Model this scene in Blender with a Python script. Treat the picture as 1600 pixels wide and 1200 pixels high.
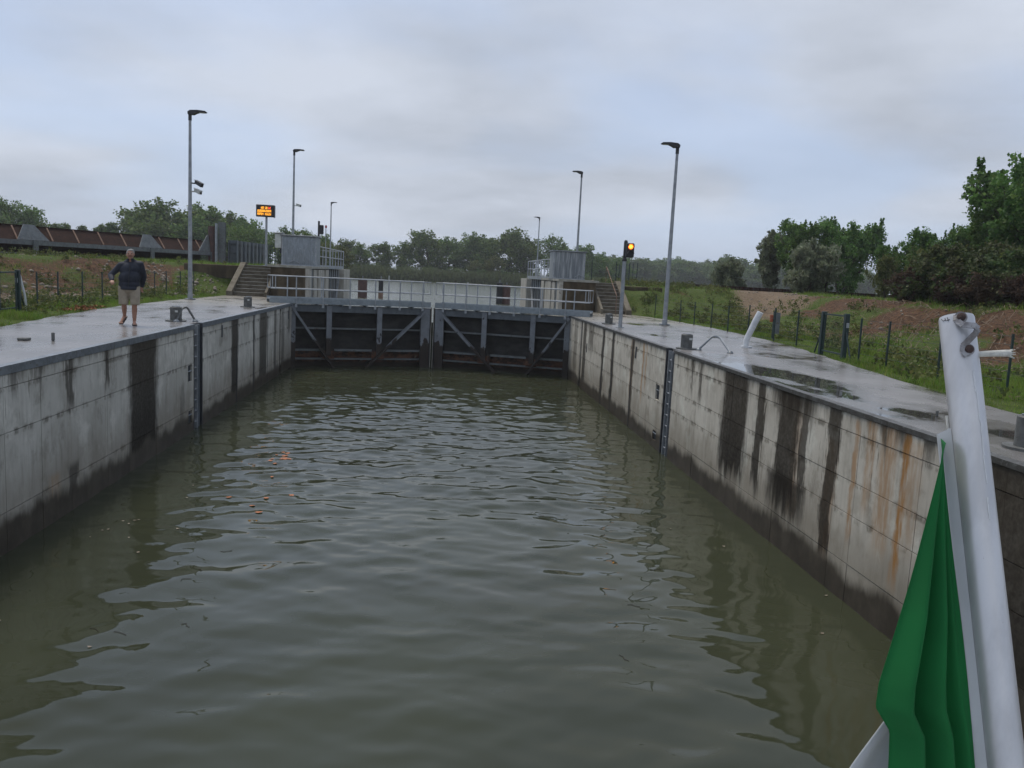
import bpy, bmesh, math, random
import numpy as np
from mathutils import Vector, Matrix

for o in list(bpy.data.objects):
    bpy.data.objects.remove(o)
S = bpy.context.scene
COL = S.collection
R = math.radians

# ------------------------------------------------------------------ camera
cam_d = bpy.data.cameras.new('camera')
cam_d.sensor_width = 36.0
cam_d.lens = 29.03
cam_d.clip_start = 0.05
cam_d.clip_end = 3000
cam = bpy.data.objects.new('camera', cam_d)
COL.objects.link(cam)
cam.matrix_world = Matrix([[0.99465, -0.03772, -0.09613, 0.0], [-0.09026, 0.13463, -0.98678, 0.0],
                           [0.05016, 0.99018, 0.13051, 1.63], [0, 0, 0, 1]])
S.camera = cam

# ------------------------------------------------------------------ sky and sun
SUN_EL, SUN_AZ = R(66), R(-35)          # azimuth measured from +Y towards +X
w = bpy.data.worlds.new('World')
S.world = w
w.use_nodes = True
nt = w.node_tree
nt.nodes.clear()
def WN(t, **k):
    n = nt.nodes.new(t)
    for a, b in k.items():
        setattr(n, a, b)
    return n
wl = nt.links.new
out = WN('ShaderNodeOutputWorld'); bg = WN('ShaderNodeBackground')
sky = WN('ShaderNodeTexSky', sky_type='NISHITA')
sky.sun_disc = False
sky.sun_elevation = SUN_EL
sky.sun_rotation = SUN_AZ
sky.air_density = 1.0; sky.dust_density = 2.0; sky.ozone_density = 1.0
tc = WN('ShaderNodeTexCoord'); sep = WN('ShaderNodeSeparateXYZ')
wl(tc.outputs['Generated'], sep.inputs[0])
zc = WN('ShaderNodeMath', operation='MAXIMUM'); wl(sep.outputs[2], zc.inputs[0]); zc.inputs[1].default_value = 0.0
za = WN('ShaderNodeMath', operation='ADD'); wl(zc.outputs[0], za.inputs[0]); za.inputs[1].default_value = 0.16
vd = WN('ShaderNodeVectorMath', operation='DIVIDE'); wl(tc.outputs['Generated'], vd.inputs[0])
cz = WN('ShaderNodeCombineXYZ')
for i in range(3): wl(za.outputs[0], cz.inputs[i])
wl(cz.outputs[0], vd.inputs[1])
mp = WN('ShaderNodeMapping'); wl(vd.outputs[0], mp.inputs[0])
mp.inputs['Scale'].default_value = (1, 1, 0); mp.inputs['Location'].default_value = (2.35, 0.9, 0)
no = WN('ShaderNodeTexNoise'); no.inputs['Scale'].default_value = 0.62; no.inputs['Detail'].default_value = 5; no.inputs['Roughness'].default_value = 0.45
no.inputs['Distortion'].default_value = 0.35
wl(mp.outputs[0], no.inputs['Vector'])
cr = WN('ShaderNodeMapRange', interpolation_type='SMOOTHSTEP'); wl(no.outputs[0], cr.inputs[0])
cr.inputs[1].default_value = 0.40; cr.inputs[2].default_value = 0.60; cr.inputs[3].default_value = 0.42; cr.inputs[4].default_value = 0.98
# cloud brightness
no2 = WN('ShaderNodeTexNoise'); no2.inputs['Scale'].default_value = 0.85; no2.inputs['Detail'].default_value = 6; no2.inputs['Roughness'].default_value = 0.55
mp2 = WN('ShaderNodeMapping'); wl(vd.outputs[0], mp2.inputs[0]); mp2.inputs['Scale'].default_value = (1, 1, 0); mp2.inputs['Location'].default_value = (7.1, 3.4, 0)
wl(mp2.outputs[0], no2.inputs['Vector'])
cc = WN('ShaderNodeValToRGB'); wl(no2.outputs[0], cc.inputs[0])
cc.color_ramp.elements[0].position = 0.36; cc.color_ramp.elements[0].color = (3.85, 4.2, 4.85, 1)
cc.color_ramp.elements[1].position = 0.64; cc.color_ramp.elements[1].color = (5.3, 5.75, 6.6, 1)
blue = WN('ShaderNodeMix', data_type='RGBA'); blue.inputs[0].default_value = 0.65
wl(sky.outputs[0], blue.inputs[6]); blue.inputs[7].default_value = (4.3, 5.5, 8.0, 1)
mx = WN('ShaderNodeMix', data_type='RGBA')
wl(cr.outputs[0], mx.inputs[0]); wl(blue.outputs[2], mx.inputs[6]); wl(cc.outputs[0], mx.inputs[7])
wl(mx.outputs[2], bg.inputs[0]); bg.inputs[1].default_value = 0.080
wl(bg.outputs[0], out.inputs[0])

sun_d = bpy.data.lights.new('sun', 'SUN')
sun_d.energy = 1.5; sun_d.angle = R(20); sun_d.color = (1, 0.93, 0.82)
sun = bpy.data.objects.new('sun', sun_d); COL.objects.link(sun)
sd = Vector((math.sin(SUN_AZ) * math.cos(SUN_EL), math.cos(SUN_AZ) * math.cos(SUN_EL), math.sin(SUN_EL)))
sun.rotation_euler = sd.to_track_quat('Z', 'Y').to_euler()
sun.location = (0, 0, 40)
S.view_settings.view_transform = 'Standard'
S.view_settings.look = 'None'
S.view_settings.gamma = 1
S.view_settings.exposure = 0.60

# ------------------------------------------------------------------ helpers
rng = np.random.default_rng(7)
random.seed(7)

def link(o, parent=None):
    COL.objects.link(o)
    if parent is not None:
        o.parent = parent
    return o

def wloc(o):
    v = Vector((0, 0, 0))
    while o is not None:
        v = v + o.location
        o = o.parent
    return v

def tag(o, label=None, cat=None, group=None, kind=None):
    if label: o['label'] = label
    if cat: o['category'] = cat
    if group: o['group'] = group
    if kind: o['kind'] = kind
    return o

def thing(name, loc, label, cat, group=None):
    o = bpy.data.objects.new(name, None)
    o.empty_display_size = 0.2
    o.location = loc
    link(o)
    return tag(o, label, cat, group)

def copy_tree(o, parent=None):
    c = o.copy()
    COL.objects.link(c)
    c.parent = parent
    for ch in list(o.children):
        copy_tree(ch, c)
    return c

class MB:
    def __init__(self):
        self.v = []; self.f = []
    def add(self, vs, fs):
        n = len(self.v)
        self.v += [tuple(p) for p in vs]
        self.f += [tuple(i + n for i in f) for f in fs]
        return self
    def hexa(self, p):      # 8 points: bottom 4 ccw, top 4 ccw
        return self.add(p, [(3, 2, 1, 0), (4, 5, 6, 7), (0, 1, 5, 4), (1, 2, 6, 5), (2, 3, 7, 6), (3, 0, 4, 7)])
    def box(self, x0, x1, y0, y1, z0, z1):
        return self.hexa([(x0, y0, z0), (x1, y0, z0), (x1, y1, z0), (x0, y1, z0), (x0, y0, z1), (x1, y0, z1), (x1, y1, z1), (x0, y1, z1)])
    def cham(self, x0, x1, y0, y1, z0, z1, b=0.01):
        bm = bmesh.new()
        bmesh.ops.create_cube(bm, size=1)
        for v in bm.verts:
            v.co = Vector(((x0 + x1) / 2 + v.co.x * (x1 - x0), (y0 + y1) / 2 + v.co.y * (y1 - y0), (z0 + z1) / 2 + v.co.z * (z1 - z0)))
        bmesh.ops.bevel(bm, geom=list(bm.edges), offset=b, segments=1, affect='EDGES', profile=0.5)
        bm.verts.index_update()
        self.add([v.co[:] for v in bm.verts], [[v.index for v in f.verts] for f in bm.faces])
        bm.free(); return self
    def tube(self, pts, r, n=8, caps=True):
        pts = [Vector(p) for p in pts]
        rs = r if isinstance(r, (list, tuple)) else [r] * len(pts)
        base = len(self.v)
        up = Vector((0, 0, 1))
        d0 = (pts[1] - pts[0]).normalized()
        if abs(d0.z) > 0.9: up = Vector((0, 1, 0))
        for i, p in enumerate(pts):
            a = pts[max(i - 1, 0)]; b = pts[min(i + 1, len(pts) - 1)]
            d = (b - a).normalized()
            x = d.cross(up)
            if x.length < 1e-4: x = d.cross(Vector((1, 0, 0)))
            x.normalize(); y = d.cross(x)
            for k in range(n):
                t = 2 * math.pi * k / n
                self.v.append(tuple(p + (x * math.cos(t) + y * math.sin(t)) * rs[i]))
        for i in range(len(pts) - 1):
            for k in range(n):
                a = base + i * n + k; b = base + i * n + (k + 1) % n
                self.f.append((a, b, b + n, a + n))
        if caps:
            self.f.append(tuple(base + k for k in range(n))[::-1])
            m = base + (len(pts) - 1) * n
            self.f.append(tuple(m + k for k in range(n)))
        return self
    def bar(self, p0, p1, wdt, hgt, up=(0, 0, 1)):
        p0 = Vector(p0); p1 = Vector(p1)
        d = (p1 - p0).normalized(); u = Vector(up)
        x = d.cross(u)
        if x.length < 1e-4: x = d.cross(Vector((0, 1, 0)))
        x.normalize(); y = x.cross(d)
        x *= wdt / 2; y *= hgt / 2
        return self.hexa([p0 - x - y, p0 + x - y, p0 + x + y, p0 - x + y, p1 - x - y, p1 + x - y, p1 + x + y, p1 - x + y])
    def prism(self, poly, ex):      # poly: list of 3D points, ex: extrusion vector
        n = len(poly); e = Vector(ex)
        a = [Vector(p) for p in poly]
        self.add(a + [p + e for p in a], [tuple(range(n))[::-1], tuple(range(n, 2 * n))] + [(i, (i + 1) % n, (i + 1) % n + n, i + n) for i in range(n)])
        return self
    def sphere(self, c, r, sub=2, sc=(1, 1, 1), rot=None):
        bm = bmesh.new()
        bmesh.ops.create_icosphere(bm, subdivisions=sub, radius=r)
        vs = []
        for v in bm.verts:
            p = Vector((v.co.x * sc[0], v.co.y * sc[1], v.co.z * sc[2]))
            if rot: p.rotate(rot)
            vs.append(p + Vector(c))
        bm.verts.index_update()
        self.add(vs, [[v.index for v in f.verts] for f in bm.faces])
        bm.free(); return self
    def caps(self, p0, p1, r0, r1, n=12):      # tapered capsule
        p0 = Vector(p0); p1 = Vector(p1)
        self.tube([p0, p1], [r0, r1], n)
        self.sphere(p0, r0); self.sphere(p1, r1)
        return self
    def build(self, name, mat, parent=None, smooth=False, origin=None):
        me = bpy.data.meshes.new(name)
        if parent is not None:
            off = wloc(parent)
        elif origin is not None:
            off = Vector(origin)
        else:
            a = np.array(self.v)
            off = Vector(((a[:, 0].min() + a[:, 0].max()) / 2, (a[:, 1].min() + a[:, 1].max()) / 2, a[:, 2].min()))
        me.from_pydata([(p[0] - off[0], p[1] - off[1], p[2] - off[2]) for p in self.v], [], self.f)
        bm = bmesh.new(); bm.from_mesh(me)
        bmesh.ops.recalc_face_normals(bm, faces=bm.faces)
        bm.to_mesh(me); bm.free()
        me.materials.append(mat)
        if smooth:
            me.shade_smooth()
            if smooth != 2:
                me.set_sharp_from_angle(angle=R(40))
        o = bpy.data.objects.new(name, me)
        if parent is None: o.location = off
        link(o, parent)
        return o

def np_mesh(name, V, F, mat, smooth=True):
    V = np.asarray(V, np.float32); F = np.asarray(F, np.int32)
    me = bpy.data.meshes.new(name)
    k = F.shape[1]
    me.vertices.add(len(V)); me.vertices.foreach_set('co', V.ravel())
    me.loops.add(F.size); me.loops.foreach_set('vertex_index', F.ravel())
    me.polygons.add(len(F)); me.polygons.foreach_set('loop_start', np.arange(0, F.size, k, dtype=np.int32))
    me.polygons.foreach_set('loop_total', np.full(len(F), k, np.int32))
    me.update(calc_edges=True)
    me.materials.append(mat)
    if smooth: me.shade_smooth()
    return me

def grid_faces(nx, ny):
    i = np.arange(nx * ny).reshape(ny, nx)
    return np.stack([i[:-1, :-1], i[:-1, 1:], i[1:, 1:], i[1:, :-1]], -1).reshape(-1, 4)

def hash2(ix, iy, s):
    h = np.sin(ix * 127.1 + iy * 311.7 + s * 74.7) * 43758.5453
    return h - np.floor(h)
def vnoise(x, y, s=0):
    ix = np.floor(x); iy = np.floor(y); fx = x - ix; fy = y - iy
    fx = fx * fx * (3 - 2 * fx); fy = fy * fy * (3 - 2 * fy)
    a = hash2(ix, iy, s); b = hash2(ix + 1, iy, s); c = hash2(ix, iy + 1, s); d = hash2(ix + 1, iy + 1, s)
    return (a * (1 - fx) + b * fx) * (1 - fy) + (c * (1 - fx) + d * fx) * fy
def fbm(x, y, s=0, o=4):
    r = 0; a = 0.5
    for i in range(o):
        r = r + a * vnoise(x * 2 ** i, y * 2 ** i, s + i * 3); a *= 0.5
    return r
def sstep(a, b, x):
    t = np.clip((x - a) / (b - a), 0, 1)
    return t * t * (3 - 2 * t)

# ------------------------------------------------------------------ materials
class NT:
    def __init__(self, name):
        self.m = bpy.data.materials.new(name)
        self.m.use_nodes = True
        self.t = self.m.node_tree
        self.b = self.t.nodes['Principled BSDF']
        self.out = self.t.nodes['Material Output']
    def n(self, typ, **k):
        x = self.t.nodes.new(typ)
        for a, b in k.items(): setattr(x, a, b)
        return x
    def l(self, a, b): self.t.links.new(a, b)
    def _in(self, s, v):
        if hasattr(v, 'is_linked') or isinstance(v, bpy.types.NodeSocket): self.l(v, s)
        else: s.default_value = v
    def math(self, op, a, b=0.0, clamp=False):
        x = self.n('ShaderNodeMath', operation=op); x.use_clamp = clamp
        self._in(x.inputs[0], a); self._in(x.inputs[1], b)
        return x.outputs[0]
    def mr(self, v, a, b, c=0.0, d=1.0):
        x = self.n('ShaderNodeMapRange', interpolation_type='SMOOTHSTEP')
        self._in(x.inputs[0], v)
        for i, q in enumerate((a, b, c, d)): self._in(x.inputs[i + 1], q)
        return x.outputs[0]
    def mix(self, f, a, b, blend='MIX'):
        x = self.n('ShaderNodeMix', data_type='RGBA', blend_type=blend)
        self._in(x.inputs[0], f)
        for s, q in ((x.inputs[6], a), (x.inputs[7], b)):
            if isinstance(q, (tuple, list)): s.default_value = tuple(q[:3]) + (1,)
            else: self.l(q, s)
        return x.outputs[2]
    def noise(self, vec, scale, detail=4, rough=0.55, dist=0.0):
        x = self.n('ShaderNodeTexNoise')
        if vec is not None: self.l(vec, x.inputs['Vector'])
        x.inputs['Scale'].default_value = scale; x.inputs['Detail'].default_value = detail
        x.inputs['Roughness'].default_value = rough; x.inputs['Distortion'].default_value = dist
        return x.outputs[0]
    def pos(self): return self.n('ShaderNodeNewGeometry').outputs['Position']
    def obj(self): return self.n('ShaderNodeTexCoord').outputs['Object']
    def xyz(self, v):
        s = self.n('ShaderNodeSeparateXYZ'); self.l(v, s.inputs[0]); return s.outputs
    def comb(self, x, y, z):
        c = self.n('ShaderNodeCombineXYZ')
        for i, q in enumerate((x, y, z)): self._in(c.inputs[i], q)
        return c.outputs[0]
    def map(self, v, sc):
        m = self.n('ShaderNodeMapping'); self.l(v, m.inputs[0]); m.inputs['Scale'].default_value = sc; return m.outputs[0]
    def bump(self, h, st=0.3, d=0.02):
        b = self.n('ShaderNodeBump'); b.inputs['Strength'].default_value = st; b.inputs['Distance'].default_value = d
        self.l(h, b.inputs['Height']); self.l(b.outputs[0], self.b.inputs['Normal'])
    def base(self, c): self._in(self.b.inputs['Base Color'], c if not isinstance(c, tuple) else tuple(c[:3]) + (1,))
    def rough(self, r): self._in(self.b.inputs['Roughness'], r)

def mat(name, c1, c2=None, scale=4.0, rough=0.6, bump=0.15, metal=0.0, stretch=(1, 1, 1), dirt=None):
    m = NT(name)
    c2 = c2 or tuple(q * 0.7 for q in c1)
    v = m.map(m.obj(), stretch)
    n1 = m.noise(v, scale, 6, 0.6)
    c = m.mix(m.mr(n1, 0.35, 0.68), c1, c2)
    if dirt:
        n3 = m.noise(m.obj(), scale * 2.7, 5, 0.65)
        c = m.mix(m.mr(n3, 0.56, 0.7), c, dirt)
    m.base(c)
    n2 = m.noise(m.obj(), scale * 9, 3)
    m.rough(m.mr(n2, 0.2, 0.8, rough - 0.1, min(rough + 0.12, 1)))
    m.b.inputs['Metallic'].default_value = metal
    if bump: m.bump(n2, bump, 0.01)
    return m.m

M = {}
M['galv'] = mat('galvanised_steel', (0.34, 0.36, 0.38), (0.24, 0.26, 0.28), 5, 0.5, 0.05, 0.35)
M['galv_box'] = mat('galvanised_sheet', (0.24, 0.27, 0.295), (0.17, 0.19, 0.21), 2.5, 0.45, 0.05, 0.3, (6, 6, 1), (0.3, 0.32, 0.33))
M['gate_steel'] = mat('painted_gate_steel', (0.10, 0.118, 0.135), (0.07, 0.082, 0.095), 3, 0.5, 0.1, 0.0, (1, 1, 0.6), (0.05, 0.055, 0.06))
M['walk_steel'] = mat('walkway_steel', (0.25, 0.285, 0.31), (0.19, 0.22, 0.24), 5, 0.5, 0.05, 0.2)
M['edge_steel'] = mat('edge_steel', (0.21, 0.235, 0.26), (0.14, 0.155, 0.17), 6, 0.4, 0.08, 0.4, (1, 1, 1), (0.12, 0.10, 0.08))
M['edge_dark'] = mat('stained_edge_steel', (0.10, 0.10, 0.095), (0.055, 0.05, 0.042), 5, 0.45, 0.1, 0.3, (1, 1, 1), (0.17, 0.17, 0.165))
M['dark'] = mat('dark_plastic', (0.012, 0.013, 0.016), (0.02, 0.02, 0.022), 8, 0.5, 0.03)
M['black_steel'] = mat('dark_recess_steel', (0.03, 0.033, 0.04), (0.018, 0.02, 0.024), 4, 0.6, 0.1)
M['bollard'] = mat('bollard_steel', (0.13, 0.135, 0.13), (0.085, 0.085, 0.08), 9, 0.55, 0.15, 0.2, (1, 1, 1), (0.06, 0.055, 0.045))
M['green_post'] = mat('green_fence_paint', (0.012, 0.035, 0.032), (0.01, 0.022, 0.022), 8, 0.5, 0.05)
M['wire'] = mat('fence_wire', (0.03, 0.045, 0.04), None, 8, 0.5, 0)
M['white_paint'] = mat('white_paint', (0.62, 0.64, 0.66), (0.5, 0.52, 0.54), 5, 0.4, 0.05)
M['offwhite'] = mat('offwhite_panel', (0.55, 0.57, 0.54), (0.42, 0.43, 0.41), 5, 0.5, 0.03)
M['rust'] = mat('rusted_steel', (0.036, 0.017, 0.012), (0.022, 0.012, 0.009), 3.5, 0.85, 0.3, 0, (1, 1, 2), (0.06, 0.027, 0.016))
M['rust_light'] = mat('light_rust_brace', (0.24, 0.15, 0.105), (0.16, 0.09, 0.06), 5, 0.8, 0.2)
M['old_steel'] = mat('weathered_grey_steel', (0.15, 0.165, 0.17), (0.10, 0.11, 0.115), 4, 0.65, 0.2, 0.1, (1, 1, 1), (0.09, 0.06, 0.045))
M['stair_conc'] = mat('stained_concrete', (0.105, 0.082, 0.052), (0.05, 0.038, 0.025), 1.6, 0.8, 0.3, 0, (1.5, 1.5, 0.5), (0.05, 0.04, 0.03))
M['step_conc'] = mat('step_concrete', (0.15, 0.13, 0.10), (0.09, 0.075, 0.055), 3, 0.75, 0.3)
M['cheek'] = mat('stair_cheek_concrete', (0.17, 0.15, 0.115), (0.11, 0.095, 0.07), 2, 0.8, 0.3, 0, (1, 1, 1), (0.06, 0.05, 0.035))
M['pale_conc'] = mat('pale_concrete', (0.44, 0.42, 0.37), (0.30, 0.28, 0.24), 2.0, 0.75, 0.2, 0, (2, 2, 0.4), (0.22, 0.19, 0.15))
M['cap_conc'] = mat('cap_concrete', (0.36, 0.35, 0.31), (0.25, 0.24, 0.2), 3, 0.7, 0.2)
M['pile'] = mat('brown_pile', (0.10, 0.05, 0.042), (0.06, 0.032, 0.03), 3, 0.7, 0.2)
M['pile_black'] = mat('black_pile', (0.022, 0.022, 0.025), (0.014, 0.014, 0.016), 3, 0.7, 0.2)
M['wood'] = mat('tree_bark', (0.09, 0.075, 0.058), (0.05, 0.042, 0.034), 6, 0.9, 0.3)
M['stone'] = mat('rubble_stone', (0.30, 0.26, 0.21), (0.17, 0.14, 0.11), 6, 0.9, 0.3)

def emis(name, col, st):
    m = NT(name)
    m.base((0.02, 0.01, 0.005))
    m.b.inputs['Emission Color'].default_value = col + (1,)
    m.b.inputs['Emission Strength'].default_value = st
    return m.m
M['amber'] = emis('amber_led', (1, 0.40, 0.03), 1.5)
M['redled'] = emis('red_led', (1, 0.10, 0.04), 1.5)
M['lamp_orange'] = emis('orange_lamp', (1.0, 0.16, 0.015), 1.5)
M['lamp_core'] = emis('orange_lamp_core', (1.0, 0.50, 0.05), 1.7)

def gate_skin():
    m = NT('gate_skin')
    p = m.pos(); z = m.xyz(p)[2]
    n = m.noise(m.map(p, (1, 1, 2)), 1.6, 6, 0.65)
    up = m.mix(m.mr(n, 0.35, 0.65), (0.016, 0.0155, 0.015), (0.036, 0.034, 0.031))  # dark slate, deepened so the colour carries the shade on the upper plate
    n2 = m.noise(m.map(p, (1, 1, 1.6)), 3.0, 6, 0.7)
    lo = m.mix(m.mr(n2, 0.4, 0.62), (0.045, 0.025, 0.017), (0.15, 0.068, 0.038))
    lo = m.mix(m.mr(m.noise(p, 2.3, 5), 0.62, 0.7), lo, (0.19, 0.15, 0.105))
    f = m.mr(m.math('ADD', z, m.math('MULTIPLY', m.math('SUBTRACT', n2, 0.5), 0.25)), -1.95, -2.06)
    c = m.mix(f, up, lo)
    c = m.mix(m.mr(z, -2.42, -2.58), c, (0.03, 0.022, 0.016))
    m.base(c); m.rough(0.62); m.bump(n2, 0.3, 0.02)
    return m.m
M['gate_skin'] = gate_skin()
def gate_member():
    m = NT('gate_member_paint')
    p = m.pos(); z = m.xyz(p)[2]
    n = m.noise(p, 3.5, 5, 0.6)
    c = m.mix(m.mr(n, 0.35, 0.7), (0.19, 0.205, 0.225), (0.145, 0.155, 0.17))
    ch = m.noise(m.map(p, (1.3, 1.3, 0.8)), 2.2, 3, 0.6)
    f = m.mr(m.math('ADD', z, m.math('MULTIPLY', m.math('SUBTRACT', ch, 0.5), 1.4)), -1.55, -1.62)
    c = m.mix(f, c, (0.035, 0.028, 0.024))
    c = m.mix(m.mr(ch, 0.66, 0.68), c, (0.04, 0.042, 0.045))
    m.base(c); m.rough(0.5); m.bump(n, 0.1, 0.01)
    return m.m
M['gate_member'] = gate_member()

def wall_mat(name, stains, rusts, warm, zlines):
    m = NT(name)
    p = m.pos(); x, y, z = m.xyz(p)
    pz = m.comb(m.math('MULTIPLY', y, 1.0), m.math('MULTIPLY', z, 0.16), 0.0)     # stretched down the wall
    big = m.noise(p, 0.55, 5, 0.55)
    fine = m.noise(p, 14, 5, 0.65)
    mid = m.noise(m.comb(y, m.math('MULTIPLY', z, 0.6), 3.0), 2.6, 6, 0.62)
    streak = m.noise(pz, 5.5, 5, 0.6, 0.2)
    streak2 = m.noise(m.comb(m.math('MULTIPLY', y, 1.0), m.math('MULTIPLY', z, 0.35), 9.0), 1.7, 5, 0.6)
    c = m.mix(m.mr(big, 0.35, 0.65), warm[0], warm[1])
    c = m.mix(m.math('MULTIPLY', m.mr(mid, 0.45, 0.72), 0.55), c, warm[2])
    c = m.mix(m.math('MULTIPLY', m.mr(streak, 0.54, 0.72), 0.38), c, (0.17, 0.155, 0.13))
    ef = m.noise(m.comb(y, m.math('MULTIPLY', z, 0.75), 6.0), 1.3, 6, 0.68)
    c = m.mix(m.math('MULTIPLY', m.mr(ef, 0.52, 0.66), 0.5), c, tuple(min(0.72, q * 1.35) for q in warm[0]))
    c = m.mix(m.math('MULTIPLY', m.mr(ef, 0.44, 0.32), 0.5), c, tuple(q * 0.75 for q in warm[2]))
    for zl in zlines:
        jn = m.noise(m.comb(y, m.math('MULTIPLY', z, 0.5), zl * 7), 4.0, 5, 0.7)
        jd = m.math('ABSOLUTE', m.math('SUBTRACT', z, m.math('ADD', zl - 0.03, m.math('MULTIPLY', m.math('SUBTRACT', jn, 0.5), 0.10))))
        c = m.mix(m.math('MULTIPLY', m.math('MULTIPLY', m.mr(jd, 0.075, 0.02), m.mr(jn, 0.47, 0.62)), 0.7), c, (0.085, 0.072, 0.052))
    # board marks
    wv = m.noise(m.comb(m.math('MULTIPLY', y, 1.0), m.math('MULTIPLY', z, 0.02), 1.0), 11, 2, 0.5)
    c = m.mix(m.math('MULTIPLY', m.mr(wv, 0.5, 0.62), 0.12), c, (0.2, 0.19, 0.17))
    # grime running from the top edge
    topn = m.math('ADD', z, m.math('MULTIPLY', streak, 1.0))
    c = m.mix(m.math('MULTIPLY', m.mr(topn, 0.22, 0.55), 0.62), c, (0.095, 0.085, 0.065))
    # brown-olive bloom on the lower third
    low = m.math('ADD', z, m.math('MULTIPLY', m.math('SUBTRACT', streak2, 0.5), 1.2))
    c = m.mix(m.math('MULTIPLY', m.mr(low, -1.2, -2.1), 0.55), c, (0.17, 0.145, 0.105))
    # rust stains
    wob = m.noise(m.comb(0.0, y, m.math('MULTIPLY', z, 1.3)), 2.2, 4, 0.6)
    yw = m.math('ADD', y, m.math('MULTIPLY', m.math('SUBTRACT', wob, 0.5), 0.22))
    sn = m.noise(m.comb(m.math('MULTIPLY', y, 1.0), m.math('MULTIPLY', z, 0.12), 4.0), 16, 3, 0.6)
    for (yc, hw, zt, zb, st) in rusts:
        a = m.mr(m.math('ABSOLUTE', m.math('SUBTRACT', yw, yc)), hw, hw * 0.25)
        b = m.math('MULTIPLY', m.mr(z, zb - 0.35, zb + 0.25), m.mr(z, zt + 0.05, zt - 0.1))
        k = m.math('MULTIPLY', m.math('MULTIPLY', a, b), m.mr(sn, 0.3, 0.6, 0.25, 1.0))
        c = m.mix(m.math('MULTIPLY', k, min(1.0, st * 1.05)), c, (0.34, 0.175, 0.06))
    # dark seep stains
    streak3 = m.noise(m.comb(m.math('MULTIPLY', y, 1.0), m.math('MULTIPLY', z, 0.10), 7.0), 14, 4, 0.7, 0.3)
    edge = m.math('ADD', m.math('MULTIPLY', m.math('SUBTRACT', streak, 0.5), 0.45), m.math('MULTIPLY', m.math('SUBTRACT', streak3, 0.5), 0.35))
    ln_d = m.noise(m.comb(m.math('MULTIPLY', y, 1.0), 0.0, 5.0), 3.1, 4, 0.7)
    dr = m.math('MULTIPLY', m.mr(streak3, 0.57, 0.63), m.mr(m.math('ADD', z, m.math('MULTIPLY', m.mr(ln_d, 0.35, 0.7), 1.5)), 0.05, 0.3))
    c = m.mix(m.math('MULTIPLY', dr, 0.6), c, (0.10, 0.085, 0.06))
    for (yc, hw, zt, zb, st) in stains:
        a = m.mr(m.math('ADD', m.math('ABSOLUTE', m.math('SUBTRACT', yw, yc)), edge), hw * 1.15 + 0.03, hw * 0.75)
        b = m.math('MULTIPLY', m.mr(m.math('ADD', z, m.math('MULTIPLY', m.math('SUBTRACT', streak, 0.5), 1.2)), zb - 0.3, zb + 0.2), m.mr(z, zt + 0.08, zt - 0.1))
        k = m.math('MULTIPLY', a, b)
        tone = m.mix(m.mr(z, -0.4, -1.9), (0.030, 0.023, 0.015), (0.014, 0.011, 0.008))
        c = m.mix(m.math('MULTIPLY', k, m.math('MULTIPLY', m.mr(fine, 0.2, 0.7, 0.9, 1.0), st)), c, tone)
    # wet band by the waterline
    wz = m.math('ADD', z, m.math('MULTIPLY', m.math('SUBTRACT', streak2, 0.5), 0.7))
    wf = m.mr(wz, -2.16, -2.40)
    c = m.mix(wf, c, m.mix(m.mr(mid, 0.35, 0.65), (0.082, 0.07, 0.054), (0.052, 0.044, 0.034)))
    m.base(c)
    m.rough(m.mr(wf, 0, 1, 0.78, 0.5))
    m.bump(m.math('ADD', fine, m.math('MULTIPLY', mid, 0.6)), 0.16, 0.01)
    return m.m
L_ST = [(17.75, 0.85, 0.1, -3.2, 0.97), (14.28, 0.13, 0.1, -0.9, 0.8), (15.82, 0.13, 0.1, -0.75, 0.85), (25.65, 0.42, 0.1, -3.2, 0.95),
        (28.3, 0.14, 0.1, -3.2, 0.8), (29.8, 0.65, 0.1, -3.2, 0.85), (32.0, 0.2, .1, -3.2, 0.7), (33.6, 0.3, 0.1, -3.2, 0.6), (13.2, 0.1, 0.1, -0.35, 0.7),
        (12.4, 0.1, .1, -.4, .7), (35, .25, .1, -1.2, .6), (20.4, 0.12, -1.4, -3, 0.35), (9.3, 0.5, 0.1, -3, 0.8), (5, 0.6, .1, -3, .8), (14.3, 0.16, -1.9, -3.0, 0.7)]
L_RU = [(13.6, 0.3, -1.9, -2.6, 0.35)]
R_ST = [(15.45, 0.68, 0.1, -2.0, 0.97), (14.17, 0.17, 0.1, -1.95, 0.92), (12.95, 0.42, 0.1, -1.75, 0.95), (12.35, 0.10, 0.1, -1.6, 0.85), (12.85, 0.85, 0.1, -0.35, 0.8), (12.9, 0.75, -1.45, -2.05, 0.85),
        (11.42, 0.16, 0.1, -2.3, 0.9), (9.1, 0.10, 0.0, -0.3, 0.75), (9.95, 0.45, 0.05, -0.12, 0.7), (23.95, 0.16, 0.1, -3, 0.85), (26.7, 0.2, 0.1, -3, 0.9), (28.3, 0.2, 0.1, -3, 0.9), (7.6, 0.6, 0.1, -3, 0.95),
        (30.6, 0.5, 0.1, -1.0, 0.6), (31.9, 0.3, 0.1, -3, 0.85), (34, 0.4, 0.1, -2.2, 0.5), (18.2, 0.09, 0.1, -0.65, 0.8), (17.6, 0.11, 0.1, -0.8, 0.75), (4.5, 0.5, 0.1, -3, 0.8), (20.0, 0.3, -1.5, -3, 0.5)]
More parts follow.
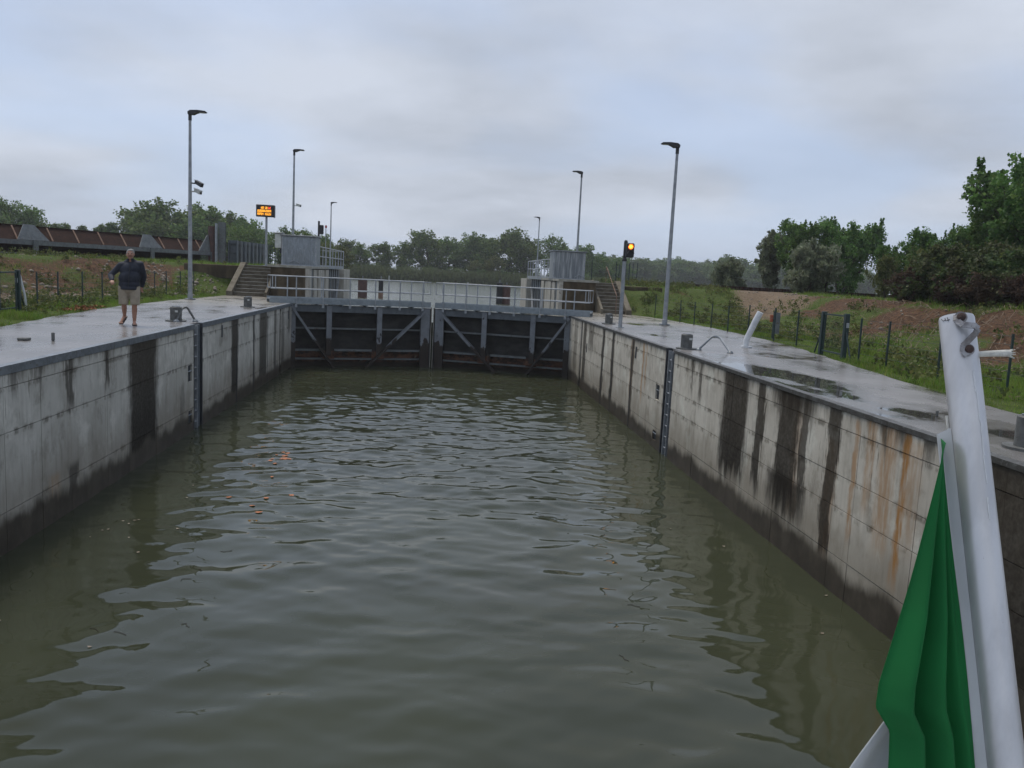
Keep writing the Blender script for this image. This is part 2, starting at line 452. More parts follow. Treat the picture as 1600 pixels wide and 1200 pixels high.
R_RU = [(10.75, 0.10, -0.1, -1.7, 0.7), (10.38, 0.16, 0.0, -1.2, 0.6), (9.95, 0.28, 0.0, -1.6, 0.62), (9.55, 0.12, 0.0, -1.9, 0.95), (9.4, 0.3, -0.1, -1.4, 0.4), (22.7, 0.12, 0.0, -1.6, 0.8), (22.35, 0.08, 0, -1.2, 0.7), (24.0, 0.3, 0, -1.7, 0.55), (12.6, 0.25, -0.3, -1.9, 0.4), (11.4, 0.25, -0.5, -2.3, 0.4)]
M['wallL'] = wall_mat('lock_wall_concrete_grey', L_ST, L_RU, ((0.52, 0.505, 0.455), (0.41, 0.395, 0.35), (0.27, 0.255, 0.215)), (-0.3, -0.96, -2.1))
M['wallR'] = wall_mat('lock_wall_concrete_warm', R_ST, R_RU, ((0.58, 0.545, 0.47), (0.46, 0.425, 0.36), (0.30, 0.27, 0.215)), (-0.32, -0.99, -1.46))
M['wall_back'] = mat('joint_backing_concrete', (0.06, 0.055, 0.045), (0.04, 0.035, 0.03), 3, 0.9, 0.1)  # dark concrete of the wall core behind the panel joints

def quay_mat():
    m = NT('wet_concrete_paving')
    p = m.pos(); x, y, z = m.xyz(p)
    n1 = m.noise(p, 0.45, 5, 0.55); n2 = m.noise(p, 3.0, 6, 0.65); n3 = m.noise(p, 40, 3, 0.6)
    c = m.mix(m.mr(n1, 0.35, 0.65), (0.21, 0.20, 0.195), (0.155, 0.148, 0.142))
    c = m.mix(m.math('MULTIPLY', m.mr(n2, 0.5, 0.72), 0.2), c, (0.17, 0.16, 0.155))
    far = m.mr(y, 29, 34)
    c = m.mix(m.math('MULTIPLY', far, m.mr(n2, 0.35, 0.6, 0.3, 0.9)), c, (0.27, 0.24, 0.18))
    # standing water: hollows near the edge strip and scattered streaks
    ax = m.math('ABSOLUTE', x)
    edge = m.math('MULTIPLY', m.mr(ax, 8.0, 6.3), m.mr(m.math('ABSOLUTE', m.math('SUBTRACT', y, 13.0)), 7.0, 3.0))
    right = m.mr(x, 0.0, 1.0)
    pn = m.noise(m.comb(m.math('MULTIPLY', x, 1.0), m.math('MULTIPLY', y, 0.55), 2.0), 0.9, 4, 0.55)
    pu = m.math('ADD', pn, m.math('MULTIPLY', m.math('MULTIPLY', edge, right), 0.22))
    pf = m.mr(pu, 0.63, 0.71)
    damp = m.mr(pu, 0.46, 0.63)
    c = m.mix(m.math('MULTIPLY', damp, 0.5), c, (0.13, 0.125, 0.12))
    c = m.mix(pf, c, (0.05, 0.048, 0.045))
    m.base(c)
    m.rough(m.math('ADD', m.math('MULTIPLY', pf, -0.3), m.math('SUBTRACT', m.mr(n2, 0.3, 0.7, 0.27, 0.33), m.math('MULTIPLY', damp, 0.12)), True))
    m.b.inputs['IOR'].default_value = 1.45
    b = m.n('ShaderNodeBump'); b.inputs['Distance'].default_value = 0.0015
    m.l(m.math('SUBTRACT', 1.0, pf), b.inputs['Strength'])
    m.l(m.math('ADD', m.math('MULTIPLY', n3, 0.5), n2), b.inputs['Height'])
    m.l(b.outputs[0], m.b.inputs['Normal'])
    return m.m
M['quay'] = quay_mat()

def water_mat(name, deep, sc, st, dist=0.02, ro=0.025):
    m = NT(name)
    p = m.pos()
    n = m.noise(p, 0.25, 4, 0.5)
    m.base(m.mix(m.mr(n, 0.35, 0.65), deep, tuple(q * 1.25 for q in deep)))
    m.rough(ro)
    m.b.inputs['IOR'].default_value = 1.333
    h = m.noise(m.map(p, (0.6, 1.0, 1.0)), sc, 3, 0.5)
    m.bump(h, st, dist)
    return m.m
M['water'] = water_mat('murky_green_water', (0.033, 0.037, 0.021), 4.0, 0.05)
M['river'] = water_mat('river_water', (0.10, 0.11, 0.09), 1.4, 1.0, 0.22, 0.13)

def ground_mat():
    m = NT('verge_grass_and_earth')
    p = m.pos()
    at = m.n('ShaderNodeAttribute', attribute_name='cover').outputs['Color']
    s = m.n('ShaderNodeSeparateColor'); m.l(at, s.inputs[0])
    g, pth = s.outputs[0], s.outputs[1]
    n1 = m.noise(p, 1.1, 6, 0.65); n2 = m.noise(p, 7, 6, 0.7); n3 = m.noise(p, 30, 4, 0.7)
    earth = m.mix(m.mr(n2, 0.35, 0.65), (0.165, 0.093, 0.054), (0.062, 0.037, 0.023))
    earth = m.mix(m.mr(n3, 0.6, 0.72), earth, (0.27, 0.22, 0.16))
    earth = m.mix(m.math('MULTIPLY', m.mr(n1, 0.55, 0.7), 0.6), earth, (0.07, 0.05, 0.035))
    grass = m.mix(m.mr(n2, 0.35, 0.65), (0.065, 0.105, 0.024), (0.11, 0.135, 0.04))
    grass = m.mix(m.mr(n3, 0.55, 0.75), grass, (0.13, 0.12, 0.055))
    path = m.mix(m.mr(n2, 0.35, 0.65), (0.25, 0.19, 0.13), (0.17, 0.12, 0.08))
    gf = m.mr(m.math('ADD', g, m.math('MULTIPLY', m.math('SUBTRACT', n2, 0.5), 0.9)), 0.35, 0.65)
    c = m.mix(gf, earth, grass)
    c = m.mix(m.mr(m.math('ADD', pth, m.math('MULTIPLY', m.math('SUBTRACT', n2, 0.5), 0.7)), 0.4, 0.65), c, path)
    m.base(c); m.rough(0.9); m.bump(m.math('ADD', n2, m.math('MULTIPLY', n3, 0.5)), 1.0, 0.12)
    return m.m
M['ground'] = ground_mat()

def leaf_mat(name, c1, c2, c3, tr=0.4):
    m = NT(name)
    g = m.n('ShaderNodeNewGeometry').outputs['Random Per Island']
    oi = m.n('ShaderNodeObjectInfo').outputs['Random']
    n = m.noise(m.obj(), 0.8, 3, 0.5)
    c = m.mix(m.mr(n, 0.35, 0.65), c1, c2)
    c = m.mix(m.math('MULTIPLY', m.mr(g, 0.72, 1.0), 0.85), c, c3)
    hs = m.n('ShaderNodeHueSaturation'); m.l(c, hs.inputs['Color'])
    cn = m.noise(m.obj(), 1.9, 2, 0.5)
    m.l(m.math('ADD', m.math('ADD', m.math('MULTIPLY', oi, 0.4), 0.62), m.mr(cn, 0.38, 0.62, 0.0, 0.75)), hs.inputs['Value'])
    m.l(m.math('ADD', m.math('MULTIPLY', oi, 0.03), 0.485), hs.inputs['Hue'])
    m.base(hs.outputs[0]); m.rough(0.6)
    t = m.n('ShaderNodeBsdfTranslucent'); m.l(hs.outputs[0], t.inputs[0])
    x = m.n('ShaderNodeMixShader'); x.inputs[0].default_value = tr
    m.l(m.b.outputs[0], x.inputs[1]); m.l(t.outputs[0], x.inputs[2]); m.l(x.outputs[0], m.out.inputs[0])
    return m.m
M['leaf_far'] = leaf_mat('far_foliage', (0.062, 0.11, 0.03), (0.10, 0.15, 0.04), (0.15, 0.18, 0.06))
M['leaf_yellow'] = leaf_mat('yellowing_foliage', (0.10, 0.115, 0.035), (0.07, 0.095, 0.03), (0.15, 0.14, 0.05))
M['leaf_poplar'] = leaf_mat('poplar_foliage', (0.055, 0.115, 0.026), (0.085, 0.155, 0.036), (0.15, 0.21, 0.065))
M['leaf_willow'] = leaf_mat('willow_foliage', (0.14, 0.16, 0.10), (0.11, 0.13, 0.075), (0.20, 0.20, 0.14))
M['leaf_bramble'] = leaf_mat('bramble_foliage', (0.045, 0.075, 0.024), (0.06, 0.06, 0.03), (0.11, 0.125, 0.045))
M['leaf_dry'] = leaf_mat('dry_bramble', (0.06, 0.038, 0.027), (0.04, 0.028, 0.02), (0.09, 0.055, 0.035))
M['reed'] = leaf_mat('reed_blades', (0.10, 0.13, 0.05), (0.08, 0.105, 0.042), (0.14, 0.15, 0.07))
M['grass'] = leaf_mat('grass_blades', (0.09, 0.16, 0.022), (0.13, 0.19, 0.03), (0.24, 0.22, 0.075), 0.4)
M['deadleaf'] = mat('dead_leaf', (0.26, 0.11, 0.05), (0.16, 0.07, 0.035), 9, 0.8, 0.1)
M['floatleaf'] = mat('floating_orange_leaf', (0.42, 0.13, 0.03), (0.25, 0.1, 0.03), 9, 0.5, 0.0)
M['twig'] = mat('twig', (0.04, 0.032, 0.024), None, 9, 0.8, 0.1)

# matt mineral and plant surfaces reflect little at the surface
for k_, m_ in M.items():
    sp_ = 0.12 if k_ in ('wallL', 'wallR', 'wall_back', 'ground', 'stair_conc', 'step_conc', 'pale_conc', 'cap_conc', 'cheek', 'rust', 'stone', 'wood') else 0.2 if k_.startswith('leaf') or k_ in ('grass', 'reed', 'gate_skin', 'gate_member', 'deadleaf') else None
    if sp_ is not None:
        m_.node_tree.nodes['Principled BSDF'].inputs['Specular IOR Level'].default_value = sp_
# ------------------------------------------------------------------ ground
XL, XR = -6.0, 5.88          # chamber faces
QL_PTS = [(-40, -8.2), (8, -8.2), (18.2, -9.1), (22.5, -9.75), (27.9, -10.2), (33, -10.2), (41, -9.9), (60, -9.9)]
QR_PTS = [(-40, 8.0), (8, 8.05), (11, 8.45), (14.5, 8.85), (19, 9.6), (23.3, 10.4), (31.2, 10.7), (37, 10.3), (41, 9.3), (60, 9.3)]
def qL(y): return np.interp(y, [a for a, b in QL_PTS], [b for a, b in QL_PTS])
def qR(y): return np.interp(y, [a for a, b in QR_PTS], [b for a, b in QR_PTS])

def river_in(x, y):
    l = -13 - np.maximum(y - 60, 0) * 0.125 + 0.6 * np.sin(y * 0.3); r = 12.5 + np.maximum(y - 60, 0) * 0.115 + 0.6 * np.sin(y * 0.27 + 2)
    far = 176 + 2.5 * np.sin(x * 0.11) + 1.2 * np.sin(x * 0.37)
    return np.minimum(np.minimum(x - l, r - x), np.minimum(y - 59.6, far - y))     # >0 inside

def height(x, y):
    n = fbm(x * 0.35, y * 0.35, 3) - 0.47
    n2 = fbm(x * 1.6, y * 1.6, 9) - 0.47
    # left levee: foot line from (-10,41) through (-17,32)
    ln = np.array([-9, 7.0]) / math.hypot(9, 7)
    dl = (x + 10) * ln[0] + (y - 41) * ln[1]
    hl = 1.42 * sstep(0.2, 4.8, dl + n * 2.2)
    # right levee: beyond x=13 or y=39.5
    dr = np.maximum((x - 12.6 - 0.02 * (y - 12)) * 0.95, np.where(x > 0, (y - 39.0), -99))
    hr = 1.36 * sstep(0.2, 5.2, dr + n * 2.6)
    ramp = np.exp(-((x - 17.5 - (y - 40) * 0.25) / 3.2) ** 2)
    h = np.where(x < 0, hl, hr)
    slope = 4 * (h / 1.4) * (1 - np.clip(h / 1.4, 0, 1))
    h = h + n * 0.22 * (0.25 + slope) + n2 * 0.20 * (0.3 + slope)
    h = np.where(np.abs(x) > 7, h, h)
    # near the paving keep it level
    e = np.where(x < 0, qL(y) - x, x - qR(y))
    k = sstep(0.0, 1.2, e)
    h = np.where(y < 41.5, h * k - 0.015 * (1 - k), h)
    under = (e < 0) & (y < 46)
    h = np.where(under, -0.12, h)
    # raised platform beside the head
    plat = (y > 43.4) & (np.abs(x) < 12) & (y < 62)
    h = np.where(plat, np.minimum(np.maximum(h, 1.40), 1.44), h)
    # beyond the near ground
    far = sstep(62, 80, y)
    h = h * (1 - far) + far * (1.0 + n * 0.5)
    side = sstep(30, 60, np.abs(x))
    h = h - side * 0.35 * (y < 200)
    # chamber and river
    ch = ((x > -6.65) & (x < 6.5) & (y < 62)) | ((np.abs(x) < 7.5) & (y > 47) & (y < 62))
    h = np.where(ch, -6.0, h)
    rv = river_in(x, y)
    h = np.where(rv > 0, np.minimum(h, -0.4 - np.minimum(rv, 3) * 0.9), np.where(rv > -2.5, np.minimum(h, 0.0 - rv * 0.45 - 0.3), h))
    return h

def axis(parts):
    a = []
    for (s, e, st) in parts:
        a += list(np.arange(s, e, st))
    return np.array(sorted(set(np.round(a + [parts[-1][1]], 3))))
gx = axis([(-600, -120, 40), (-120, -34, 6), (-34, -8.3, 0.36), (-8.3, -6.9, 0.35), (-6.9, -6.4, 0.1), (-6.4, 6.3, 2.1), (6.3, 6.7, 0.1), (6.7, 8.2, 0.25), (8.2, 36, 0.36), (36, 120, 6), (120, 600, 40)])
gy = axis([(-60, 6, 6), (6, 62, 0.36), (62, 200, 3), (200, 420, 20), (420, 1200, 100)])
GX, GY = np.meshgrid(gx, gy)
GZ = height(GX, GY)
V = np.stack([GX, GY, GZ], -1).reshape(-1, 3)
me = np_mesh('ground', V, grid_faces(len(gx), len(gy)), M['ground'])
def cover(x, y):
    h = height(x, y)
    n = fbm(x * 0.5, y * 0.5, 21); nb = fbm(x * 0.16, y * 0.16, 33)
    e = np.where(x < 0, qL(y) - x, x - qR(y))
    verge = 1 - sstep(1.5, 3.4, e + (n - 0.47) * 3)
    leftbank = np.where(x < 0, (0.14 + (n - 0.47) * 2.4) + 0.5 * sstep(1.25, 1.4, h), 0)
    rightbank = np.where(x >= 0, 0.80 + (n - 0.47) * 3.0 - 0.42 * sstep(0.35, 0.7, h) * (1 - sstep(1.15, 1.3, h)), 0)
    # bare soil shelf on the right levee under the trees
    rightbank = rightbank - 0.6 * np.exp(-((x - 18.5) / 1.3) ** 2) * (x > 0) * (y < 38)
    mound = np.where((x > 9) & (y > 40.5) & (x < 16), 0.5, 0)
    g = np.clip(np.maximum(verge, leftbank + rightbank + mound), 0, 1)
    g = np.where(y > 60, 0.8, g)
    p = np.exp(-((x - 16.8 - (y - 40) * 0.33) / (2.1 + 0.06 * (y - 40))) ** 2) * sstep(33, 37, y) * (y < 62) * (x > 0)
    gravel = 0.75 * np.exp(-(((x + 15.2) - (y - 31) * 0.30) / 1.6) ** 2) * (x < -11.5) * sstep(24, 27, y) * (1 - sstep(36, 38, y))
    return g, np.clip(np.maximum(p, gravel), 0, 1)
G1, P1 = cover(GX.ravel(), GY.ravel())
att = me.color_attributes.new('cover', 'FLOAT_COLOR', 'POINT')
att.data.foreach_set('color', np.stack([G1, P1, G1 * 0, G1 * 0 + 1], -1).astype(np.float32).ravel())
ground = link(bpy.data.objects.new('ground', me)); tag(ground, kind='structure', label='grassy and earthen ground with levees beside the lock', cat='ground')

# ------------------------------------------------------------------ water
def waves(X, Y, amp):
    r = np.random.default_rng(5)
    Z = np.zeros_like(X)
    wx = 0.25 * fbm(X * 0.35, Y * 0.35, 2) * 3; wy = 0.25 * fbm(X * 0.35, Y * 0.35, 8) * 3
    for i in range(84):
        lam = 0.22 * (1.7 / 0.22) ** r.random()
        th = math.pi / 2 + r.normal(0, 0.5)
        k = 2 * math.pi / lam
        ph = r.random() * 2 * math.pi
        sl = 0.0100 * (lam / 0.6) ** 0.15
        grp = 0.25 + 1.5 * vnoise(X * 0.45 + i * 3.1, Y * 0.45 + i * 1.7, i)
        Z += sl / k * np.sin(k * (math.cos(th) * (X + wx) + math.sin(th) * (Y + wy)) + ph) * grp * (amp ** 1.3 if lam < 0.6 else amp ** 0.7)
    return Z
wy0 = np.concatenate([np.arange(-14, 5.5, 0.5), np.arange(5.5, 37.6, 0.042)])
wx0 = np.linspace(XL - 0.1, XR + 0.1, 260)
WX, WY = np.meshgrid(wx0, wy0)
A = 0.78 + 0.67 * sstep(10, 18, WY) - 0.35 * sstep(26, 34, WY)
A = A * (0.45 + 0.55 * sstep(0.2, 3.0, np.minimum(WX - XL, XR - WX)))
WZ = -2.7 + waves(WX, WY, A)
WZ[wy0 < 5.4] = -2.7
me = np_mesh('lock_water', np.stack([WX, WY, WZ], -1).reshape(-1, 3), grid_faces(len(wx0), len(wy0)), M['water'])
o = link(bpy.data.objects.new('lock_water', me)); tag(o, kind='structure', label='rippled olive green water filling the lock chamber', cat='water')

HL, AP, HR_ = (-6.1, 35.5), (-0.1, 37.4), (5.9, 35.5)      # gate hinge, mitre, hinge
t = np.linspace(0, 1, 81)
rx = np.linspace(-1, 1, 81)
rows = []
for yy in np.concatenate([[0.0], np.linspace(0.02, 1, 60) ** 1.6]):
    x0 = -6.6 + (-6.9) * sstep(0.17, 0.2, yy) * 1.0 - 60 * yy * (yy > 0.18)
    x = rx * (6.6 if yy < 0.16 else 6.6 + 60 * sstep(0.16, 0.17, yy))
    ys = 37.95 - np.abs(rx) * (1.9 if yy == 0 else 0)
    y = ys if yy == 0 else np.full_like(rx, 38.2 + yy * 150)
    rows.append(np.stack([x, y, np.full_like(x, -0.7)], -1))
me = np_mesh('river_water', np.concatenate(rows), grid_faces(81, len(rows)), M['river'])
o = link(bpy.data.objects.new('river_water', me)); tag(o, kind='structure', label='pale river reach beyond the lock gate', cat='water')

# ------------------------------------------------------------------ quays
def quay(name, inner, pts, sgn, y0, y1):
    ys = np.concatenate([np.arange(y0, 8, 4), np.arange(8, y1, 0.5), [y1]])
    b = MB()
    n = len(ys)
    ed = np.interp(ys, [a for a, _ in pts], [c for _, c in pts]) + sgn * (fbm(ys * 1.1, ys * 0, 4) - 0.47) * 0.22
    vs = []
    for i, y in enumerate(ys):
        vs += [(inner, y, 0), (ed[i], y, 0), (inner, y, -0.3), (ed[i], y, -0.3)]
    fs = []
    for i in range(n - 1):
        a = i * 4
        fs += [(a, a + 1, a + 5, a + 4), (a + 1, a + 3, a + 7, a + 5), (a + 2, a, a + 4, a + 6)]
    b.add(vs, fs)
    o = b.build(name, M['quay'], origin=(inner, 0, 0))
    return tag(o, kind='structure', label='wet concrete quay paving %s' % ('under the walking man' if sgn < 0 else 'with puddles under the traffic light'), cat='quay')
quay('quay_left', XL - 0.15, QL_PTS, -1, -14, 41.0)
quay('quay_right', XR + 0.15, QR_PTS, 1, -14, 41.0)

# ------------------------------------------------------------------ lock walls
def lock_wall(side):
    left = side < 0
    X = XL if left else XR
    lab = ('grey concrete lock wall with broad black seep stain below the walking man' if left else
           'warm grey concrete lock wall with dark runs and orange rust streaks near the flag')
    root = thing('lock_wall', (X, 15, -5), lab, 'lock wall')
    mw = M['wallL'] if left else M['wallR']
    sg = -1 if left else 1            # into the wall
    def bx(b, d0, d1, y0, y1, z0, z1):
        xa, xb = X + sg * d0, X + sg * d1
        b.box(min(xa, xb), max(xa, xb), y0, y1, z0, z1)
    b = MB(); 
    # backing behind the joints, interrupted at the ladder recess and far slot
    if left:
        lad = (21.38, 22.12); slots = [(32.9, 33.25)]
        cols = [-14, -10, -6, -2, 2, 4.6, 7.1, 9.6, 12.1, 13.2, 14.25, 15.8, 16.9, 18.5, 19.95, lad[0]]
        cols2 = [lad[1], 24.1, 25.9, 28.3, 30.6, 32.9]
        cols3 = [33.25, 34.2, 35.6, 38, 41]
        holes = [(20.86, 21.22, -1.40, -0.98), (20.9, 21.22, -2.46, -2.13)]
        zsplit = [-0.12, -0.30, -0.96, -2.1, -5.0]
    else:
        lad = (19.72, 20.42); slots = [(32.5, 32.85)]
        cols = [-14, -10, -6, -2, 2, 4.6, 7.0, 9.2, 10.67, 11.25, 13.3, 15.6, 17.8, lad[0]]
        cols2 = [lad[1], 22.0, 24.0, 26.7, 28.3, 30.4, 32.5]
        cols3 = [32.85, 34.2, 35.6, 38, 41]
        holes = [(20.82, 21.2, -1.42, -1.02), (20.85, 21.2, -2.5, -2.24)]
        zsplit = [-0.064, -0.32, -0.99, -1.46, -2.15, -5.0]
    segs = [(-14, lad[0]), (lad[1], slots[0][0]), (slots[0][1], 41)]
    for (a, c) in segs:
        bx(b, 0.05, 0.62, a, c, -5, -0.12)
    for (a, c) in [lad, slots[0]]:
        bx(b, 0.30, 0.62, a, c, -5, -0.12)
    b.build('wall_core', M['wall_back'], root)
    jit = random.Random(3 if left else 8)
    k = 0
    for cl in (cols, cols2, cols3):
        for a, c in zip(cl[:-1], cl[1:]):
            for zi in range(len(zsplit) - 1):
                zt, zb = zsplit[zi], zsplit[zi + 1]
                g = 0.0055
                d = jit.uniform(0.0, 0.006)
                b = MB()
                hs = [h for h in holes if h[0] >= a and h[1] <= c and h[2] >= zb and h[3] <= zt]
                def add(y0, y1, z0, z1):
                    bx(b, d, 0.0495, y0, y1, z0, z1)
                if hs:
                    h = hs[0]
                    add(a + g, h[0], zb + g, zt - g); add(h[1], c - g, zb + g, zt - g)
                    add(h[0], h[1], h[3], zt - g); add(h[0], h[1], zb + g, h[2])
                else:
                    add(a + g, c - g, zb + g, zt - g)
                b.build('concrete_panel', mw, root)
    # steel coping angle in lengths
    y = -14.0
    while y < 40.9:
        y1 = min(y + 2.5, 41.0)
        segs2 = [(y, y1)]
        for gq in [lad]:
            ns = []
            for (p, q) in segs2:
                if q <= gq[0] or p >= gq[1]: ns.append((p, q))
                else:
                    if p < gq[0]: ns.append((p, gq[0]))
                    if q > gq[1]: ns.append((gq[1], q))
            segs2 = ns
        for (p, q) in segs2:
            b = MB()
            bx(b, -0.012, 0.13, p + 0.004, q - 0.004, -0.118 if left else -0.06, 0.006)
            b.build('coping', M['edge_steel'] if left else M['edge_dark'], root)
        y = y1
    # ladder recess lining and ladder
    b = MB()
    bx(b, 0.0, 0.30, lad[0] - 0.03, lad[0] + 0.03, -5, -0.01)
    bx(b, 0.0, 0.30, lad[1] - 0.03, lad[1] + 0.03, -5, -0.01)
    bx(b, 0.285, 0.299, lad[0] + 0.03, lad[1] - 0.03, -5, -0.01)
    b.build('recess_lining', M['black_steel'], root)
    near = lad[0] + 0.05
    b = MB()
    w_ = 0.30
    ya = (lad[0] + 0.07) if left else (lad[0] + 0.24)
    lo = MB(); 
    bx(lo, 0.02, 0.10, ya, ya + 0.035, -4, -0.05); bx(lo, 0.02, 0.10, ya + w_, ya + w_ + 0.035, -4, -0.05)
    ladder = lo.build('ladder', M['galv'], root)
    z = -0.28
    while z > -3.6:
        r = MB(); xx = X + sg * 0.06
        r.tube([(xx, ya + 0.02, z), (xx, ya + w_ + 0.02, z)], 0.018, 8)
        r.build('rung', M['galv'], ladder)
        z -= 0.28
    # guide channel
    b = MB()
    yg = lad[1] - 0.2 if left else lad[0] + 0.04
    bx(b, 0.05, 0.2, yg, yg + 0.14, -4, -0.03)
    b.build('guide_channel', M['gate_steel'], root)
    # recess pockets: dark back with a crossbar
    for (y0, y1, z0, z1) in holes:
        b = MB(); bx(b, 0.046, 0.0498, y0 + .002, y1 - .002, z0 + .002, z1 - .002)
        pk = b.build('mooring_pocket', M['black_steel'], root)
        r = MB(); xx = X + sg * 0.02
        r.tube([(xx, y0 - 0.01, (z0 + z1) / 2 + 0.05), (xx, y1 + 0.01, (z0 + z1) / 2 + 0.05)], 0.016, 8)
        r.build('mooring_bar', M['edge_steel'], pk)
    # small level plates
    for (yy, zz) in ([(24.05, -0.36), (34.7, -0.45)] if left else [(23.5, -0.42), (31.3, -1.0)]):
        b = MB(); bx(b, -0.012, 0.012, yy, yy + 0.12, zz - 0.17, zz + 0.17)
        b.build('level_plate', M['black_steel'], root)
    # far stop slot steel
    b = MB(); s0, s1 = slots[0]
    bx(b, 0.02, 0.28, s0 + 0.003, s0 + 0.09, -5, -0.02)
    b.build('slot_guide', M['galv'], root)
    # expansion-joint seals
    for yy in ([28.3, 30.6, 25.9] if left else [26.7, 28.3, 24.0]):
        b = MB(); bx(b, -0.004, 0.03, yy - 0.02, yy + 0.02, -5, -0.13)
        b.build('joint_seal', M['black_steel'], root)
    return root
lock_wall(-1); lock_wall(1)

# ------------------------------------------------------------------ lock gates
def gate_leaf(hinge, mitre, label):
    p = Vector((hinge[0], hinge[1], 0)); q = Vector((mitre[0], mitre[1], 0))
    e = (q - p); Lg = e.length; e.normalize()
    n = Vector((e.y, -e.x, 0))
    if n.y > 0: n = -n                       # towards the chamber
    root = thing('lock_gate', (p.x, p.y, -5), label, 'lock gate', None)
    def W(s, d, z): return p + e * s + n * d + Vector((0, 0, z))
    def fb(b, s0, s1, d0, d1, z0, z1):
        b.hexa([W(s0, d0, z0), W(s1, d0, z0), W(s1, d1, z0), W(s0, d1, z0), W(s0, d0, z1), W(s1, d0, z1), W(s1, d1, z1), W(s0, d1, z1)])
        return b
    E_ = Lg - 0.02
    fb(MB(), 0.02, E_, -0.52, -0.48, -5, -0.12).build('skin_plate', M['gate_skin'], root)
    for (z0, z1, dd) in [(-0.34, -0.06, 0.36), (-1.08, -1.02, 0.30), (-2.02, -1.95, 0.34), (-2.40, -2.34, 0.24)]:
        fb(MB(), 0.05, E_ - 0.1, -0.479, -0.479 + dd, z0, z1).build('girder', M['old_steel'] if z1 < -0.5 else M['gate_steel'], root)  # lower girders in paler steel, putting sky light on the ledges into the colour
    for s in (0.16, 1.69, 3.89):
        wd = 0.11 if s > 1 else 0.12
        fb(MB(), s - wd, s + wd, -0.11, -0.02, -5 if s < 1 else -2.2, -0.07).build('post', M['gate_member'], root)
        fb(MB(), s - 0.02, s + 0.02, -0.478, -0.112, -5 if s < 1 else -2.2, -0.36).build('web', M['gate_skin'], root)
    fb(MB(), E_ - 0.5, E_ - 0.1, -0.13, -0.01, -5, -0.07).build('mitre_post', M['gate_member'], root)
    fb(MB(), E_ - 0.35, E_ - 0.002, -0.5, -0.14, -5, -0.05).build('mitre_core', M['black_steel'], root)
    fb(MB(), E_ - 0.025, E_ + 0.0, -0.14, -0.05, -5, 0.0).build('seal_strip', M['cap_conc'], root)
    for a, c in [((0.10, -0.12), (2.0, -2.85)), ((E_ - 0.32, -0.18), (3.2, -2.85))]:
        MB().bar(W(a[0], -0.058, a[1]), W(c[0], -0.058, c[1]), 0.10, 0.24, n).build('brace', M['gate_member'], root)
    # gussets
    fb(MB(), 1.45, 1.95, -0.14, -0.125, -2.35, -1.85).build('gusset', M['gate_skin'], root)
    fb(MB(), 3.6, 4.15, -0.14, -0.125, -2.35, -1.85).build('gusset', M['gate_skin'], root)
    # walkway
    s0, s1 = -0.80, Lg - 0.10
    fb(MB(), s0, s1, -0.93, -0.03, 0.13, 0.17).build('walkway_deck', M['walk_steel'], root)
    fb(MB(), s0, s1, -0.027, 0.03, 0.0, 0.24).build('fascia', M['walk_steel'], root)
    fb(MB(), s0, s1, -0.99, -0.933, 0.0, 0.24).build('fascia', M['walk_steel'], root)
    s = 0.15
    k = 0
    while s < s1 - 0.3:
        fb(MB(), s - 0.03, s + 0.03, -0.95, 0.0, -0.06, 0.0).build('cross_bearer', M['walk_steel'], root)
        s += 1.05
    def rail(d, posts, tag_):
        lo, hi = s0 + 0.03, s1 - 0.04
        r = 0.022
        b = MB(); b.tube([W(lo, d, 0.60), W(lo, d, 1.12), W(hi, d, 1.12), W(hi, d, 0.60)], r, 8); 
        b.build('top_rail', M['galv'], root)
        b = MB(); b.tube([W(lo, d, 0.60), W(hi, d, 0.60)], r, 8); b.build('mid_rail', M['galv'], root)
        b = MB(); b.tube([W(lo + 0.2, d, 0.60), W(lo + 0.2, d, 1.12)], r, 8); b.build('end_bar', M['galv'], root)
        for s in posts:
            b = MB(); b.bar(W(s, d, -0.10 if d > 0 else 0.02), W(s, d, 1.12), 0.045, 0.045, e); 
            po = b.build('rail_post', M['galv'], root)
            if d > 0:
                fb(MB(), s - 0.05, s + 0.05, 0.032, 0.07, -0.16, -0.04).build('foot_bracket', M['galv'], po)
    rail(0.05, [0.28, 1.40, 2.55, 3.65, 4.75, 5.8], 0)
    rail(-0.96, [0.05, 1.5, 2.75, 4.5, 5.55], 1)
    return root
gate_leaf(HL, AP, 'grey steel lock gate leaf hinged on the wall where the man walks')
gate_leaf(HR_, AP, 'grey steel lock gate leaf hinged on the wall with rust streaks')

